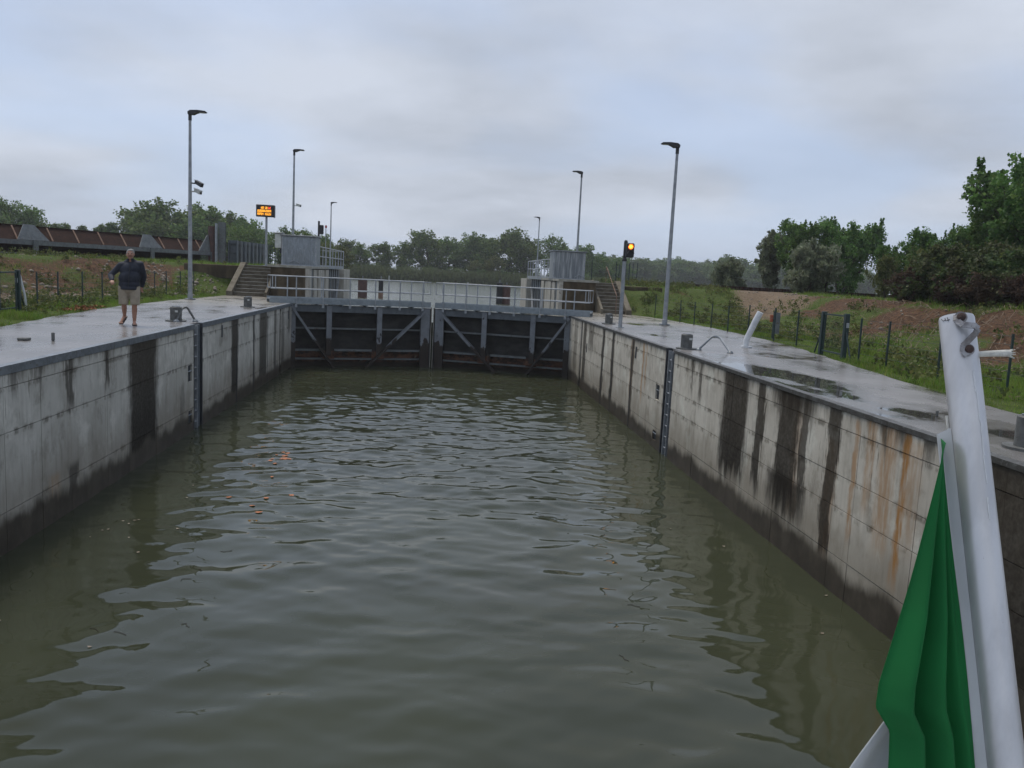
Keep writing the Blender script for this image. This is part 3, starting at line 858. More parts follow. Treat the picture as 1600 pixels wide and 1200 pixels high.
# ------------------------------------------------------------------ upper head: abutments, stairs, cabinets
def abutment(sg):
    left = sg < 0
    root = thing('abutment', (sg * 7.0, 50, -5), 'stained brown concrete abutment behind the gate, %s' % ('under the cabinet with the white hood' if left else 'under the cabinet with pale vertical streaks'), 'abutment')
    xi, xo = 6.1, 7.95
    def bx(x0, x1, y0, y1, z0, z1, name, m, par=None):
        a, c = sg * x0, sg * x1
        return MB().box(min(a, c), max(a, c), y0, y1, z0, z1).build(name, m, par or root)
    bx(xi + 0.2, xo, 41.02, 48.0, -5, 1.45, 'front_wall', M['stair_conc'])
    bx(xi, xi + 0.197, 41.0, 41.7, -5, 1.45, 'corner_edge', M['pale_conc'])
    bx(xi + 0.06, xi + 0.198, 41.72, 42.5, -5, 1.45, 'slot_plate', M['gate_steel'])
    for k, (a, c) in enumerate([(42.55, 43.6), (43.9, 45.3), (45.6, 46.4), (46.7, 48.0)]):
        bx(xi - (0.03 if k % 2 else 0.0), xi + 0.198, a, c, -5, 1.40, 'pilaster', M['pale_conc'])
    bx(xi + 1.0, xo, 48.02, 56.0, -5, 1.43, 'recess_back', M['black_steel'])
    bx(xi, xo, 56.03, 59.8, -5, 1.45, 'end_pier', M['pale_conc'])
    bx(xi - 0.04, xo + 0.15, 40.96, 48.0, 1.452, 1.56, 'cap_slab', M['cap_conc'])
    bx(xi + 0.5, xo + 0.15, 48.02, 59.8, 1.452, 1.56, 'cap_slab', M['cap_conc'])
    # open flood gate leaf in the recess
    g = thing('flood_gate', (sg * 6.5, 52, -4), 'dark open flood gate leaf in its recess, %s' % ('beside the cabinet with the white hood' if left else 'beside the cabinet with pale vertical streaks'), 'gate')
    def gb(x0, x1, y0, y1, z0, z1, name, m):
        a, c = sg * x0, sg * x1
        return MB().box(min(a, c), max(a, c), y0, y1, z0, z1).build(name, m, g)
    gb(6.55, 6.62, 48.3, 55.8, -4, 0.9, 'leaf_plate', M['dark'])
    for y in (49.0, 50.8, 52.6, 54.4, 55.5):
        gb(6.50, 6.545, y - 0.05, y + 0.05, -4, 1.3, 'leaf_post', M['galv'])
    for (ya, yb) in ((48.6, 50.4), (55.6, 53.4)):
        MB().bar((sg * 6.38, ya, 1.0), (sg * 6.38, yb, -1.6), 0.05, 0.10, (1, 0, 0)).build('leaf_brace', M['galv'], g)
    for k in range(7):
        y = 48.6 + k * 1.05
        MB().prism([(sg * 6.36, y, 0.85), (sg * 6.36, y + 0.7, 0.85), (sg * 6.36, y + 0.35, 1.42), (sg * 6.36, y + 0.05, 1.42)], (sg * 0.05, 0, 0)).build('leaf_fin', M['gate_steel'], g)
    gb(6.2, 6.9, 48.3, 55.8, 1.45, 1.50, 'leaf_walkway', M['walk_steel'])
    # railing along the head
    r = thing('railing', (sg * 6.2, 51, 1.5), 'galvanised double rail railing on the abutment, %s' % ('behind the cabinet with the white hood' if left else 'behind the cabinet with pale vertical streaks'), 'railing')
    y0 = 45.2
    for z in (2.1, 2.62):
        MB().tube([(sg * 6.25, y0, z), (sg * 6.25, 57, z)], 0.028, 6).build('rail', M['galv'], r)
    MB().tube([(sg * 7.7, 57, 2.62), (sg * 6.25, 57, 2.62)], 0.028, 6).build('rail', M['galv'], r)
    for k in range(9):
        y = y0 + 0.1 + k * 1.45
        MB().bar((sg * 6.25, y, 1.5), (sg * 6.25, y, 2.62), 0.05, 0.05, (0, 1, 0)).build('rail_post', M['galv'], r)
    MB().box(min(sg * 6.235, sg * 6.265), max(sg * 6.235, sg * 6.265), y0, 57, 1.5, 1.65).build('toe_board', M['galv'], r)
    return root
abutment(-1); abutment(1)

def stairs(sg, xi, xo, y0, lab):
    root = thing('staircase', (sg * (xi + xo) / 2, y0, 0), lab, 'stairs')
    n = 9; rise = 1.5 / n; run = 0.30
    for i in range(n):
        a, c = sg * (xi + 0.02), sg * (xo - 0.02)
        b = MB().box(min(a, c), max(a, c), y0 + i * run, y0 + (n + 1) * run, i * rise + 0.002, (i + 1) * rise - 0.002 if i < n - 1 else 1.46)
        st = b.build('step', M['step_conc'], root)
        MB().box(min(a, c), max(a, c), y0 + i * run - 0.025, y0 + i * run + 0.06, (i + 1) * rise - 0.001 - (0 if i < n - 1 else 0.04), (i + 1) * rise + 0.022 - (0 if i < n - 1 else 0.04)).build('nosing', M['cap_conc'], st)
    for x in (xi - 0.0, xo):
        xa = sg * (x - 0.11 if x == xi else x); xb = sg * (x if x == xi else x + 0.26)
        w_ = xb - xa
        yb = y0 + n * run
        poly = [(xa, y0 - 0.35, 0.0), (xa, yb + 0.3, 0.0), (xa, yb + 0.3, 1.6), (xa, yb - 0.1, 1.6), (xa, y0 - 0.35, 0.22)]
        MB().prism(poly, (w_, 0, 0)).build('cheek_wall', M['cheek'] , root)
    return root
stairs(-1, 8.1, 9.62, 40.75, 'stained concrete steps with sloping side wall by the lit amber message board')
sr = stairs(1, 8.1, 9.25, 39.9, 'stained concrete steps with thin handrail behind the orange traffic light')
MB().tube([(8.75, 39.7, 0.05), (8.75, 39.7, 0.9), (8.72, 42.4, 2.3), (8.72, 42.4, 1.5)], 0.018, 6).build('handrail', M['rust_light'], sr)
# retaining beam stubs beyond the stairs
o = MB().cham(-12.6, -9.9, 43.1, 43.5, 0.75, 1.42, 0.03).build('retaining_wall', M['stair_conc']); tag(o, 'low stained concrete retaining wall set in the earth bank left of the message board steps'.replace('left of', 'beside'), 'wall')
o = MB().cham(9.6, 11.8, 42.6, 43.0, 0.85, 1.36, 0.03).build('retaining_wall', M['stair_conc']); tag(o, 'low stained concrete retaining wall by the steps behind the traffic light', 'wall')

def cabinet(x0, x1, y0, y1, z0, z1, lab, streaky):
    root = thing('machine_cabinet', ((x0 + x1) / 2, (y0 + y1) / 2, z0), lab, 'cabinet')
    mb = M['galv_streak'] if streaky else M['galv_box']
    MB().cham(x0, x1, y0, y1, z0, z1, 0.015).build('housing', mb, root)
    MB().cham(x0 - 0.07, x1 + 0.07, y0 - 0.08, y1 + 0.07, z1 + 0.001, z1 + 0.06, 0.01).build('lid', M['edge_steel'], root)
    MB().box(x0 - 0.03, x1 + 0.03, y0 - 0.03, y1, z0 - 0.005, z0 + 0.05).build('base_frame', M['galv'], root)
    for xx in (x0, x1 - 0.06):
        MB().box(xx - 0.004, xx + 0.064, y0 - 0.02, y0 - 0.002, z0 + 0.052, z1 - 0.01).build('corner_trim', M['galv'], root)
    if streaky:
        for k in range(1, 12):
            xx = x0 + 0.08 + (x1 - x0 - 0.16) * k / 12
            MB().box(xx - 0.012, xx + 0.012, y0 - 0.018, y0 - 0.002, z0 + 0.09, z1 - 0.06).build('panel_rib', mb, root)
    else:
        c = Vector(((x0 + x1) / 2, y0 - 0.001, (z0 + z1) / 2 - 0.1))
        b = MB()
        b.add([(x0 + .07, y0 - .004, z0 + .1), (x1 - .07, y0 - .004, z0 + .1), (x1 - .07, y0 - .004, z1 - .06), (x0 + .07, y0 - .004, z1 - .06), (c.x, y0 - 0.06, c.z + 0.1)],
              [(0, 1, 4), (1, 2, 4), (2, 3, 4), (3, 0, 4)])
        b.build('creased_panel', mb, root)
    # folding prop handle
    hx = x0 + (0.35 if not streaky else 1.15)
    MB().tube([(hx, y0 - 0.07, z0 + 0.12), (hx + 0.25, y0 - 0.07, z0 + 0.27), (hx + 0.55, y0 - 0.07, z0 + 0.14)], 0.022, 6).build('handle', M['galv'], root)
    return root
gs = NT('streaked_galvanised')
_p = gs.obj()
_n = gs.noise(gs.map(_p, (7, 7, 0.5)), 1.5, 5, 0.6)
gs.base(gs.mix(gs.mr(_n, 0.38, 0.66), (0.15, 0.17, 0.19), (0.36, 0.38, 0.39))); gs.rough(0.5); gs.b.inputs['Metallic'].default_value = 0.2
M['galv_streak'] = gs.m
cl = cabinet(-7.85, -6.12, 43.3, 44.7, 1.56, 3.03, 'galvanised steel cabinet with creased front on the abutment, white hooded box at its side', False)
cabinet(6.06, 7.75, 43.3, 44.7, 1.56, 2.98, 'galvanised steel cabinet with ribbed streaky front on the abutment behind the traffic light', True)
hb = thing('hooded_box', (-8.02, 43.5, 2.35), 'white upright hooded box hung on the side of the creased cabinet', 'box')
MB().cham(-8.20, -7.87, 43.3, 43.75, 2.40, 3.12, 0.03).build('casing', M['offwhite'], hb)
MB().cham(-8.24, -7.80, 43.25, 43.8, 3.121, 3.18, 0.015).build('hood', M['galv'], hb)
MB().box(-7.98, -7.90, 43.45, 43.6, 2.15, 2.399).build('cable_gland', M['dark'], hb)

# ------------------------------------------------------------------ street lamps
def make_lamp(h=7.35, sgn=1):
    root = thing('street_lamp', (0, 0, 0), 'lamp', 'street lamp')
    MB().cham(-0.17, 0.17, -0.17, 0.17, 0.0, 0.05, 0.01).build('base_plate', M['edge_steel'], root)
    MB().tube([(0, 0, 0.05), (0, 0, 0.22), (0, 0, 0.23), (0, 0, h)], [0.105, 0.105, 0.09, 0.052], 14).build('pole', M['galv'], root, smooth=True)
    arm = MB().tube([(0, 0, h - 0.22), (0, 0, h + 0.02), (sgn * 0.03, 0, h + 0.10)], [0.068, 0.068, 0.06], 12).build('spigot', M['dark'], root, smooth=True)
    # flat tapering head, rising a little outward
    pr = [(-0.07, 0.02, 0.0), (-0.05, 0.12, 0.05), (0.12, 0.16, 0.06), (0.55, 0.165, 0.055), (0.62, 0.13, 0.03), (0.60, 0.09, 0.02), (0.34, 0.085, 0.035), (0.22, 0.02, 0.05), (0.10, -0.01, 0.05)]
    b = MB()
    top = [(-0.07, 0.10), (0.02, 0.165), (0.30, 0.185), (0.60, 0.165), (0.64, 0.13)]
    bot = [(0.60, 0.105), (0.36, 0.10), (0.24, 0.055), (0.14, 0.0), (-0.06, 0.0)]
    poly = [(sgn * x, -0.12, h + z) for x, z in top + bot]
    b.prism(poly, (0, 0.24, 0))
    hd = b.build('lamp_head', M['dark'], root)
    MB().box(min(sgn * 0.36, sgn * 0.58), max(sgn * 0.36, sgn * 0.58), -0.09, 0.09, h + 0.09, h + 0.099).build('lens', M['offwhite'], hd)
    return root
lampA = make_lamp(7.25, 1); lampB = make_lamp(6.72, -1)
LAMPS = [(lampA, (-9.88, 34.64, 0), 'street lamp with two cameras on its pole on the quay by the man'),
         (lampA, (-9.27, 55, 1.44), 'street lamp standing behind the creased cabinet with a small camera on its pole'),
         (lampA, (-11.9, 95, 1.25), 'distant small street lamp beyond the creased cabinet, above its railing'),
         (lampB, (8.92, 31.54, 0), 'tall street lamp on the quay beside the lit traffic light'),
         (lampB, (9.43, 56, 1.44), 'street lamp standing behind the streaky ribbed cabinet'),
         (lampB, (11.81, 98, 1.25), 'distant small street lamp above the railing by the ribbed cabinet')]
used = set()
for pro, loc, lab in LAMPS:
    o = pro if id(pro) not in used else copy_tree(pro)
    used.add(id(pro))
    o.location = loc; o['label'] = lab; o['group'] = 'street lamps along the lock'
for o in list(COL.objects):
    if o.name.startswith('street_lamp') and o.type == 'EMPTY' and o.location.x > 0 and o.location.y > 40: o.scale = (1, 1, 1.06)
bpy.context.view_layer.update()
# cameras on the lamp poles
def camera_unit(loc, m, tilt, lab, s=1.0):
    root = thing('security_camera', loc, lab, 'camera')
    x, y, z = loc
    MB().bar((x + 0.02, y, z), (x + 0.30 * s, y - 0.03, z - 0.02), 0.05, 0.05).build('bracket', m[0], root)
    MB().bar((x + 0.22 * s, y - 0.05, z + 0.05), (x + 0.52 * s, y - 0.28, z + 0.05 - tilt), 0.12, 0.13).build('camera_body', m[1], root)
    MB().bar((x + 0.20 * s, y - 0.03, z + 0.125), (x + 0.55 * s, y - 0.30, z + 0.125 - tilt), 0.16, 0.015).build('sun_shield', m[1], root)
    MB().tube([(x + 0.52 * s, y - 0.28, z + 0.05 - tilt), (x + 0.545 * s, y - 0.30, z + 0.04 - tilt)], 0.04, 10).build('lens', M['dark'], root)
    return root
camera_unit((-9.86, 34.64, 4.62), (M['dark'], M['dark']), 0.16, 'dark camera on the lamp pole, upper of the two')
camera_unit((-9.86, 34.64, 4.30), (M['offwhite'], M['offwhite']), 0.12, 'cream camera on the lamp pole, lower of the two', 0.9)
camera_unit((-9.25, 55, 5.35), (M['offwhite'], M['offwhite']), 0.08, 'small camera on the lamp pole behind the creased cabinet', 0.9)

# ------------------------------------------------------------------ message board
ms = thing('message_board', (-8.54, 42.9, 1.5), 'amber lit electronic message board on a grey post at the stair head', 'sign')
MB().cham(-8.68, -8.40, 42.78, 43.02, 1.46, 1.50, 0.005).build('base_plate', M['galv'], ms)
MB().tube([(-8.54, 42.9, 1.5), (-8.54, 42.9, 4.0)], 0.055, 12).build('post', M['galv'], ms, smooth=True)
MB().cham(-9.02, -8.14, 42.72, 42.84, 3.88, 4.48, 0.02).build('housing', M['dark'], ms)
MB().cham(-8.14, -8.10, 42.60, 42.86, 3.86, 4.46, 0.01).build('side_cheek', M['dark'], ms)
def led_row(x0, x1, z0, z1, words, m, name):
    b = MB(); rr = random.Random(int(z0 * 100))
    tot = sum(words) + len(words) - 1
    cw = (x1 - x0) / tot
    x = x0
    for wn in words:
        for ch in range(wn):
            for i in range(4):
                for j in range(5):
                    on = (i in (0, 3) and rr.random() < 0.8) or (j in (0, 2, 4) and rr.random() < 0.7)
                    if on:
                        px = x + cw * (0.08 + 0.21 * i); pz = z0 + (z1 - z0) * j / 5
                        b.box(px, px + cw * 0.19, 42.712, 42.7195, pz, pz + (z1 - z0) * 0.17)
            x += cw
        x += cw
    b.build(name, m, ms)
led_row(-8.78, -8.46, 4.27, 4.38, [3, 2], M['amber'], 'lit_characters')
led_row(-8.42, -8.30, 4.27, 4.38, [1], M['redled'], 'lit_symbol')
led_row(-8.95, -8.28, 4.12, 4.23, [10], M['amber'], 'lit_characters')
led_row(-8.95, -8.28, 3.97, 4.08, [5, 5], M['amber'], 'lit_characters')

# ------------------------------------------------------------------ traffic lights
tl = thing('traffic_light', (6.46, 28.43, 0), 'black traffic light showing orange on a grey post on the quay', 'traffic light')
MB().cham(6.34, 6.58, 28.31, 28.55, 0.0, 0.025, 0.005).build('base_plate', M['galv'], tl)
MB().tube([(6.46, 28.43, 0.02), (6.46, 28.43, 2.33)], [0.07, 0.065], 14).build('post', M['galv'], tl, smooth=True)
MB().tube([(6.46, 28.43, 2.30), (6.46, 28.43, 2.36), (6.46, 28.43, 2.42)], [0.09, 0.085, 0.06], 12).build('collar', M['dark'], tl)
MB().tube([(6.46, 28.43, 2.40), (6.47, 28.43, 2.95), (6.47, 28.43, 3.02)], [0.06, 0.07, 0.045], 12).build('mount', M['dark'], tl, smooth=True)
MB().cham(6.45, 6.72, 28.16, 28.36, 2.43, 2.92, 0.03).build('housing', M['dark'], tl)
def disc(b, c, r, y, n=24):
    b.tube([(c[0], y, c[1]), (c[0], y - 0.012, c[1])], r, n)
    return b
ln_ = disc(MB(), (6.585, 2.80), 0.090, 28.158).build('lit_lens', M['lamp_orange'], tl)
disc(MB(), (6.585, 2.80), 0.062, 28.1455).build('lens_core', M['lamp_core'], ln_)
disc(MB(), (6.585, 2.56), 0.085, 28.158).build('unlit_lens', M['black_steel'], tl)
for zc_ in (2.80, 2.56):
    b = MB()
    n = 12; vs = []
    for k in range(n + 1):
        a = math.pi * k / n
        for (r, yy) in ((0.108, 28.16), (0.108, 28.03), (0.100, 28.03), (0.100, 28.16)):
            vs.append((6.585 + r * math.cos(a), yy, zc_ + r * math.sin(a)))
    fs = []
    for k in range(n):
        for j in range(4):
            fs.append((k * 4 + j, k * 4 + (j + 1) % 4, (k + 1) * 4 + (j + 1) % 4, (k + 1) * 4 + j))
    b.add(vs, fs); b.build('visor', M['dark'], tl)

t2 = thing('traffic_light', (-6.95, 50, 1.5), 'dark traffic light seen from behind on the abutment behind the creased cabinet', 'traffic light')
MB().tube([(-6.95, 50, 1.5), (-6.95, 50, 4.2)], 0.06, 10).build('post', M['dark'], t2)
MB().cham(-6.92, -6.68, 49.9, 50.1, 3.45, 3.98, 0.02).build('housing', M['dark'], t2)
MB().tube([(-6.8, 50.1, 3.85), (-6.8, 50.22, 3.85)], 0.1, 10).build('visor', M['dark'], t2)
b2 = thing('beacon', (-6.63, 50.6, 1.5), 'thin mast with a small red beacon behind the creased cabinet', 'beacon')
MB().tube([(-6.62, 50.6, 1.5), (-6.62, 50.6, 3.85)], 0.025, 8).build('mast', M['galv'], b2)
MB().tube([(-6.62, 50.6, 3.85), (-6.62, 50.6, 4.0)], 0.06, 10).build('red_cap', mat('red_plastic', (0.5, 0.03, 0.03), None, 5, 0.4, 0), b2)

# ------------------------------------------------------------------ bollards
def bollard(x, y, lab, handle, sg=1):
    root = thing('bollard', (x, y, 0), lab, 'bollard', 'mooring bollards on the quays')
    MB().tube([(x, y, 0.0), (x, y, 0.03)], 0.26, 20).build('base_flange', M['bollard'], root)
    MB().tube([(x, y, 0.03), (x, y, 0.36), (x, y, 0.375)], [0.145, 0.145, 0.13], 20).build('drum', M['bollard'], root, smooth=True)
    MB().tube([(x, y, 0.376), (x, y, 0.39)], 0.10, 16).build('cap', M['edge_steel'], root)
    MB().box(x + 0.02, x + 0.09, y - 0.155, y - 0.143, 0.24, 0.29).build('plate', M['offwhite'], root)
    return root
bollard(-6.72, 22.3, 'short grey steel bollard beside the bent grab bar near the walking man', 1)
bollard(-6.76, 30.8, 'short grey steel bollard on the quay before the message board steps', 0)
bollard(6.49, 30.5, 'short grey steel bollard behind the traffic light post', 0)
bollard(6.36, 20.35, 'short grey steel bollard beside the bent grab bar above the rusty wall ladder', 1)
bollard(6.62, 8.45, 'grey steel bollard standing in a puddle behind the flagpole', 0)
def grab(x, y, dx, m1, m2, lab, k=1.0):
    root = thing('grab_bar', (x, y, 0), lab, 'grab bar', 'bent grab bars over the ladders')
    MB().tube([(x, y, 0.02), (x + dx * k * 0.30, y - 0.02, 0.34), (x + dx * k * 0.36, y - 0.03, 0.365), (x + dx * k * 0.44, y - 0.05, 0.36)], 0.028, 8).build('near_leg', m1, root, smooth=True)
    MB().tube([(x + dx * k * 0.44, y - 0.05, 0.36), (x + dx * k * 0.50, y - 0.10, 0.33), (x + dx * k * 0.62, y - 0.55 * k, 0.02)], 0.028, 8).build('far_leg', m2, root, smooth=True)
    for (a, c) in ((x, y), (x + dx * k * 0.62, y - 0.55 * k)):
        MB().tube([(a, c, 0.0), (a, c, 0.025), (a, c, 0.06)], [0.08, 0.075, 0.04], 10).build('foot', M['edge_steel'], root)
    return root
grab(6.62, 20.15, 1, M['edge_steel'], M['galv'], 'bent grab bar with bright far leg above the rusty wall ladder')
gb_ = grab(-6.26, 22.42, -1, M['bollard'], M['bollard'], 'dark bent grab bar above the ladder near the walking man', 0.62)

# quay fittings
o = MB().cham(-7.55, -7.38, 15.75, 15.93, 0.002, 0.05, 0.01).build('deck_fitting', M['bollard']); tag(o, 'small dark metal cap set in the wet quay, wider than it is tall', 'fitting')
o = MB().cham(-7.02, -6.97, 15.9, 15.95, 0.002, 0.16, 0.01).build('deck_pin', M['bollard']); tag(o, 'thin dark metal pin standing on the wet quay', 'pin')
o = MB().cham(6.9, 6.93, 10.6, 10.63, 0.002, 0.08, 0.004).build('deck_pin', M['bollard']); tag(o, 'tiny dark metal pin standing by the puddle along the rusty wall', 'pin')

# leaning white post and board
wp = thing('leaning_post', (8.45, 21.7, 0), 'white round post leaning over at the edge of the wet quay', 'post')
MB().tube([(8.45, 21.7, 0.0), (8.45, 21.7, 0.04)], 0.15, 16).build('base', M['white_paint'], wp)
MB().tube([(8.42, 21.7, 0.04), (8.45, 21.7, 0.25), (8.60, 21.6, 0.72), (8.70, 21.55, 0.98)], [0.075, 0.08, 0.085, 0.085], 14).build('tube', M['white_paint'], wp, smooth=True)
br = thing('small_board', (10.95, 25.9, 0), 'small grey board with an orange box fixed to a fence post', 'board')
MB().box(10.98, 11.12, 25.86, 25.9, 0.18, 0.86).build('panel', M['old_steel'], br)
MB().cham(10.80, 10.88, 25.84, 25.94, 0.55, 0.78, 0.01).build('orange_box', mat('orange_plastic', (0.30, 0.075, 0.03), None, 6, 0.6, 0.1), br)
MB().bar((10.94, 25.93, 0.0), (10.94, 25.93, 0.9), 0.05, 0.05, (0, 1, 0)).build('stake', M['green_post'], br)
MB().box(10.8801, 10.9801, 25.92, 25.935, 0.6, 0.64).build('clip', M['green_post'], br)

# ------------------------------------------------------------------ fences
def gz(x, y):
    return float(height(np.array([float(x)]), np.array([float(y)]))[0])
def fence(posts, lab, hgt=1.05):
    x0, y0 = posts[0]
    root = thing('wire_fence', (x0, y0, gz(x0, y0)), lab, 'fence')
    tops = []
    for (x, y) in posts:
        z = gz(x, y)
        b = MB(); b.bar((x, y, z - 0.15), (x + random.uniform(-.02, .02), y, z + hgt), 0.036, 0.03, (0, 1, 0))
        b.build('fence_post', M['green_post'], root)
        tops.append((x, y, z))
    for k in range(7):
        h = hgt * (0.06 + 0.15 * k)
        MB().tube([(a, c, d + h) for a, c, d in tops], 0.0035, 4, False).build('fence_wire', M['wire'], root)
    return root
fence([(10.29, 13.85), (9.95, 15.4), (9.94, 17.3), (10.0, 18.6)], 'wire fence on dark posts along the right quay verge before the green gate'.replace('right ', ''))
fence([(10.5, 21.6), (10.62, 23.4), (10.68, 25.2), (10.6, 27.2), (10.62, 29.2), (10.6, 31.0), (10.5, 32.8), (10.45, 34.6), (10.35, 36.4), (10.3, 38.2)], 'wire fence on dark posts from the green gate to the steps behind the traffic light')
fence([(9.7 + k * 0.5, 44.5 + k * 0.6) for k in range(3)] + [(11.2 + 0.15 * k, 46 + 1.6 * k) for k in range(6)], 'row of dark fence posts on the bank behind the ribbed cabinet', 1.25)
fence([(8.45, 45.0), (8.5, 47.5), (8.55, 50), (8.6, 53), (8.65, 56)], 'row of dark fence posts on the abutment edge beside the ribbed cabinet', 1.25)
fence([(-11.2, 24.6), (-11.25, 26.0), (-11.2, 27.6), (-11.2, 29.2), (-11.3, 31.2), (-11.4, 33.4), (-11.5, 35.4), (-11.6, 37.2), (-11.5, 38.8), (-11.3, 40.2)], 'wire fence on dark posts behind the walking man')
fence([(-9.0, 46), (-9.3, 48), (-9.6, 50), (-9.9, 52.5), (-10.2, 55)], 'row of dark fence posts beyond the message board post', 1.25)

def fence_gate(p, q, lab, mesh):
    root = thing('fence_gate', (p[0], p[1], gz(*p)), lab, 'gate')
    za, zb = gz(*p), gz(*q)
    for (x, y), z in ((p, za), (q, zb)):
        MB().cham(x - 0.055, x + 0.055, y - 0.055, y + 0.055, z - 0.1, z + 1.12, 0.008).build('gate_post', M['green_post'], root)
    d = Vector((q[0] - p[0], q[1] - p[1], 0)); L_ = d.length; d.normalize()
    P = lambda s, z: Vector((p[0], p[1], 0)) + d * s + Vector((0, 0, za + (zb - za) * s / L_ + z))
    for h in (1.06, 0.12):
        MB().bar(P(0.06, h), P(L_ - 0.06, h), 0.035, 0.035).build('frame_bar', M['green_post'], root)
    for s in (0.09, L_ - 0.09):
        MB().bar(P(s, 0.139), P(s, 1.041), 0.03, 0.03, (0, 1, 0)).build('frame_stile', M['green_post'], root)
    b = MB()
    k = 0.16
    while k < L_ - 0.12:
        b.tube([P(k, 0.12), P(k, 1.06)], 0.0025, 4, False); k += 0.06
    for h in np.arange(0.25, 1.05, 0.16):
        b.tube([P(0.08, h), P(L_ - 0.08, h)], 0.0025, 4, False)
    b.build('wire_panel', M['wire'], root)
    for s, sg in ((0, -1), (L_, 1)):
        a = P(s, 0.75); c = P(s + sg * 0.42, 0.02)
        MB().bar(a, c, 0.03, 0.03).build('stay', M['green_post'], root)
    MB().cham(q[0] - 0.03, q[0] + 0.03, q[1] - 0.09, q[1] - 0.056, zb + 0.78, zb + 0.9, 0.004).build('latch', M['galv'], root)
    return root
fence_gate((10.05, 20.65), (9.95, 19.25), 'dark green steel gate with wire panel and slanted stays by the grassy bank of trees', True)
fence_gate((-11.03, 22.1), (-11.1, 23.3), 'dark green steel gate with wire panel and slanted stay before the rubble bank', True)
o = MB().tube([(-11.0, 23.55, 0.0), (-11.03, 23.5, 0.45), (-11.12, 23.45, 0.98)], 0.03, 8).build('plastic_pipe', M['white_paint']); tag(o, 'thin white pipe leaning on the green gate before the rubble bank', 'pipe')

# ------------------------------------------------------------------ rusty trough on the levee
def trough():
    A_ = Vector((-21.24, 43, 0)); B_ = Vector((-15.11, 57, 0))
    e = (B_ - A_).normalized(); n = Vector((e.y, -e.x, 0))
    if n.y > 0: n = -n
    n = -n if n.x < 0 else n          # towards the lock
    root = thing('steel_trough', (A_.x, A_.y, 1.2), 'long rusty brown steel trough with grey beams lying on the bank', 'trough')
    def W(s, d, z): return A_ + e * s + n * d + Vector((0, 0, z))
    def fb(b, s0, s1, d0, d1, z0, z1):
        return b.hexa([W(s0, d0, z0), W(s1, d0, z0), W(s1, d1, z0), W(s0, d1, z0), W(s0, d0, z1), W(s1, d0, z1), W(s1, d1, z1), W(s0, d1, z1)])
    joints = [-7, 1.9, 10.1, 15.6]
    for a, c in zip(joints[:-1], joints[1:]):
        b = MB(); b.hexa([W(a + .02, -0.05, 2.16), W(c - .02, -0.05, 2.16), W(c - .02, -0.09, 2.16), W(a + .02, -0.09, 2.16), W(a + .02, -0.75, 2.86), W(c - .02, -0.75, 2.86), W(c - .02, -0.79, 2.86), W(a + .02, -0.79, 2.86)])
        b.build('side_plate', M['rust'], root)
        fb(MB(), a + .02, c - .02, -0.83, -0.70, 2.862, 2.91).build('rim', M['rust'], root)
        fb(MB(), a + .02, c - .02, -0.06, 0.06, 1.93, 2.158).build('beam', M['old_steel'], root)
        fb(MB(), a + .02, c - .02, -0.05, 0.05, 1.30, 1.52).build('lower_beam', M['old_steel'], root)
        fb(MB(), a + .02, c - .02, -0.9, -0.85, 1.25, 2.1).build('back_plate', M['rust'], root)
        fb(MB(), a + .02, c - .02, -1.0, 0.04, 1.90, 1.928).build('floor_plate', M['rust'], root)
        k = a + 1.3
        while k < c - 0.7:
            MB().bar(W(k - 0.12, -0.03, 2.17), W(k + 0.12, -0.70, 2.85), 0.06, 0.06).build('brace', M['rust_light'], root)
            k += 1.7
    for j in joints[1:]:
        if j < 15:
            MB().prism([W(j - 1.0, 0.07, 2.17), W(j + 0.9, 0.07, 2.17), W(j + 0.25, -0.25, 2.95), W(j - 0.35, -0.25, 2.95)], -n * 0.05).build('gusset', M['old_steel'], root)
        else:
            MB().prism([W(j - 1.3, 0.07, 2.17), W(j, 0.07, 2.17), W(j, -0.1, 3.25), W(j - 0.25, -0.1, 3.25)], -n * 0.05).build('gusset', M['old_steel'], root)
        fb(MB(), j - 0.14, j + 0.14, 0.065, 0.15, 1.2, 2.16).build('leg', M['old_steel'], root)
    return W, fb
W_, fb_ = trough()
# upright steel posts and stop planks standing beyond the trough
pr_ = MB().tube([(-14.95, 57.4, 1.3), (-14.95, 57.4, 3.85)], 0.26, 14).build('steel_pile', M['pile']); tag(pr_, 'brown round steel pile standing at the end of the rusty trough', 'pile')
def ibeam(x, y, w_, h, z0=1.3):
    b = MB(); b.box(x - w_ / 2, x + w_ / 2, y - 0.15, y - 0.12, z0, z0 + h); b.box(x - w_ / 2, x + w_ / 2, y + 0.12, y + 0.15, z0, z0 + h); b.box(x - 0.02, x + 0.02, y - 0.12, y + 0.12, z0, z0 + h)
    for k in range(3):
        b.box(x - w_ / 2 + 0.01, x + w_ / 2 - 0.01, y - 0.118, y + 0.118, z0 + 0.3 + k * h * 0.3, z0 + 0.33 + k * h * 0.3)
    return b
o = ibeam(-14.35, 57.6, 0.42, 2.85).build('steel_column', M['old_steel']); tag(o, 'tall grey steel column by the brown pile at the trough end', 'column')
o = ibeam(-14.62, 57.2, 0.12, 2.75).build('steel_column', M['galv']); tag(o, 'slim pale steel column between the brown pile and the tall grey column', 'column')
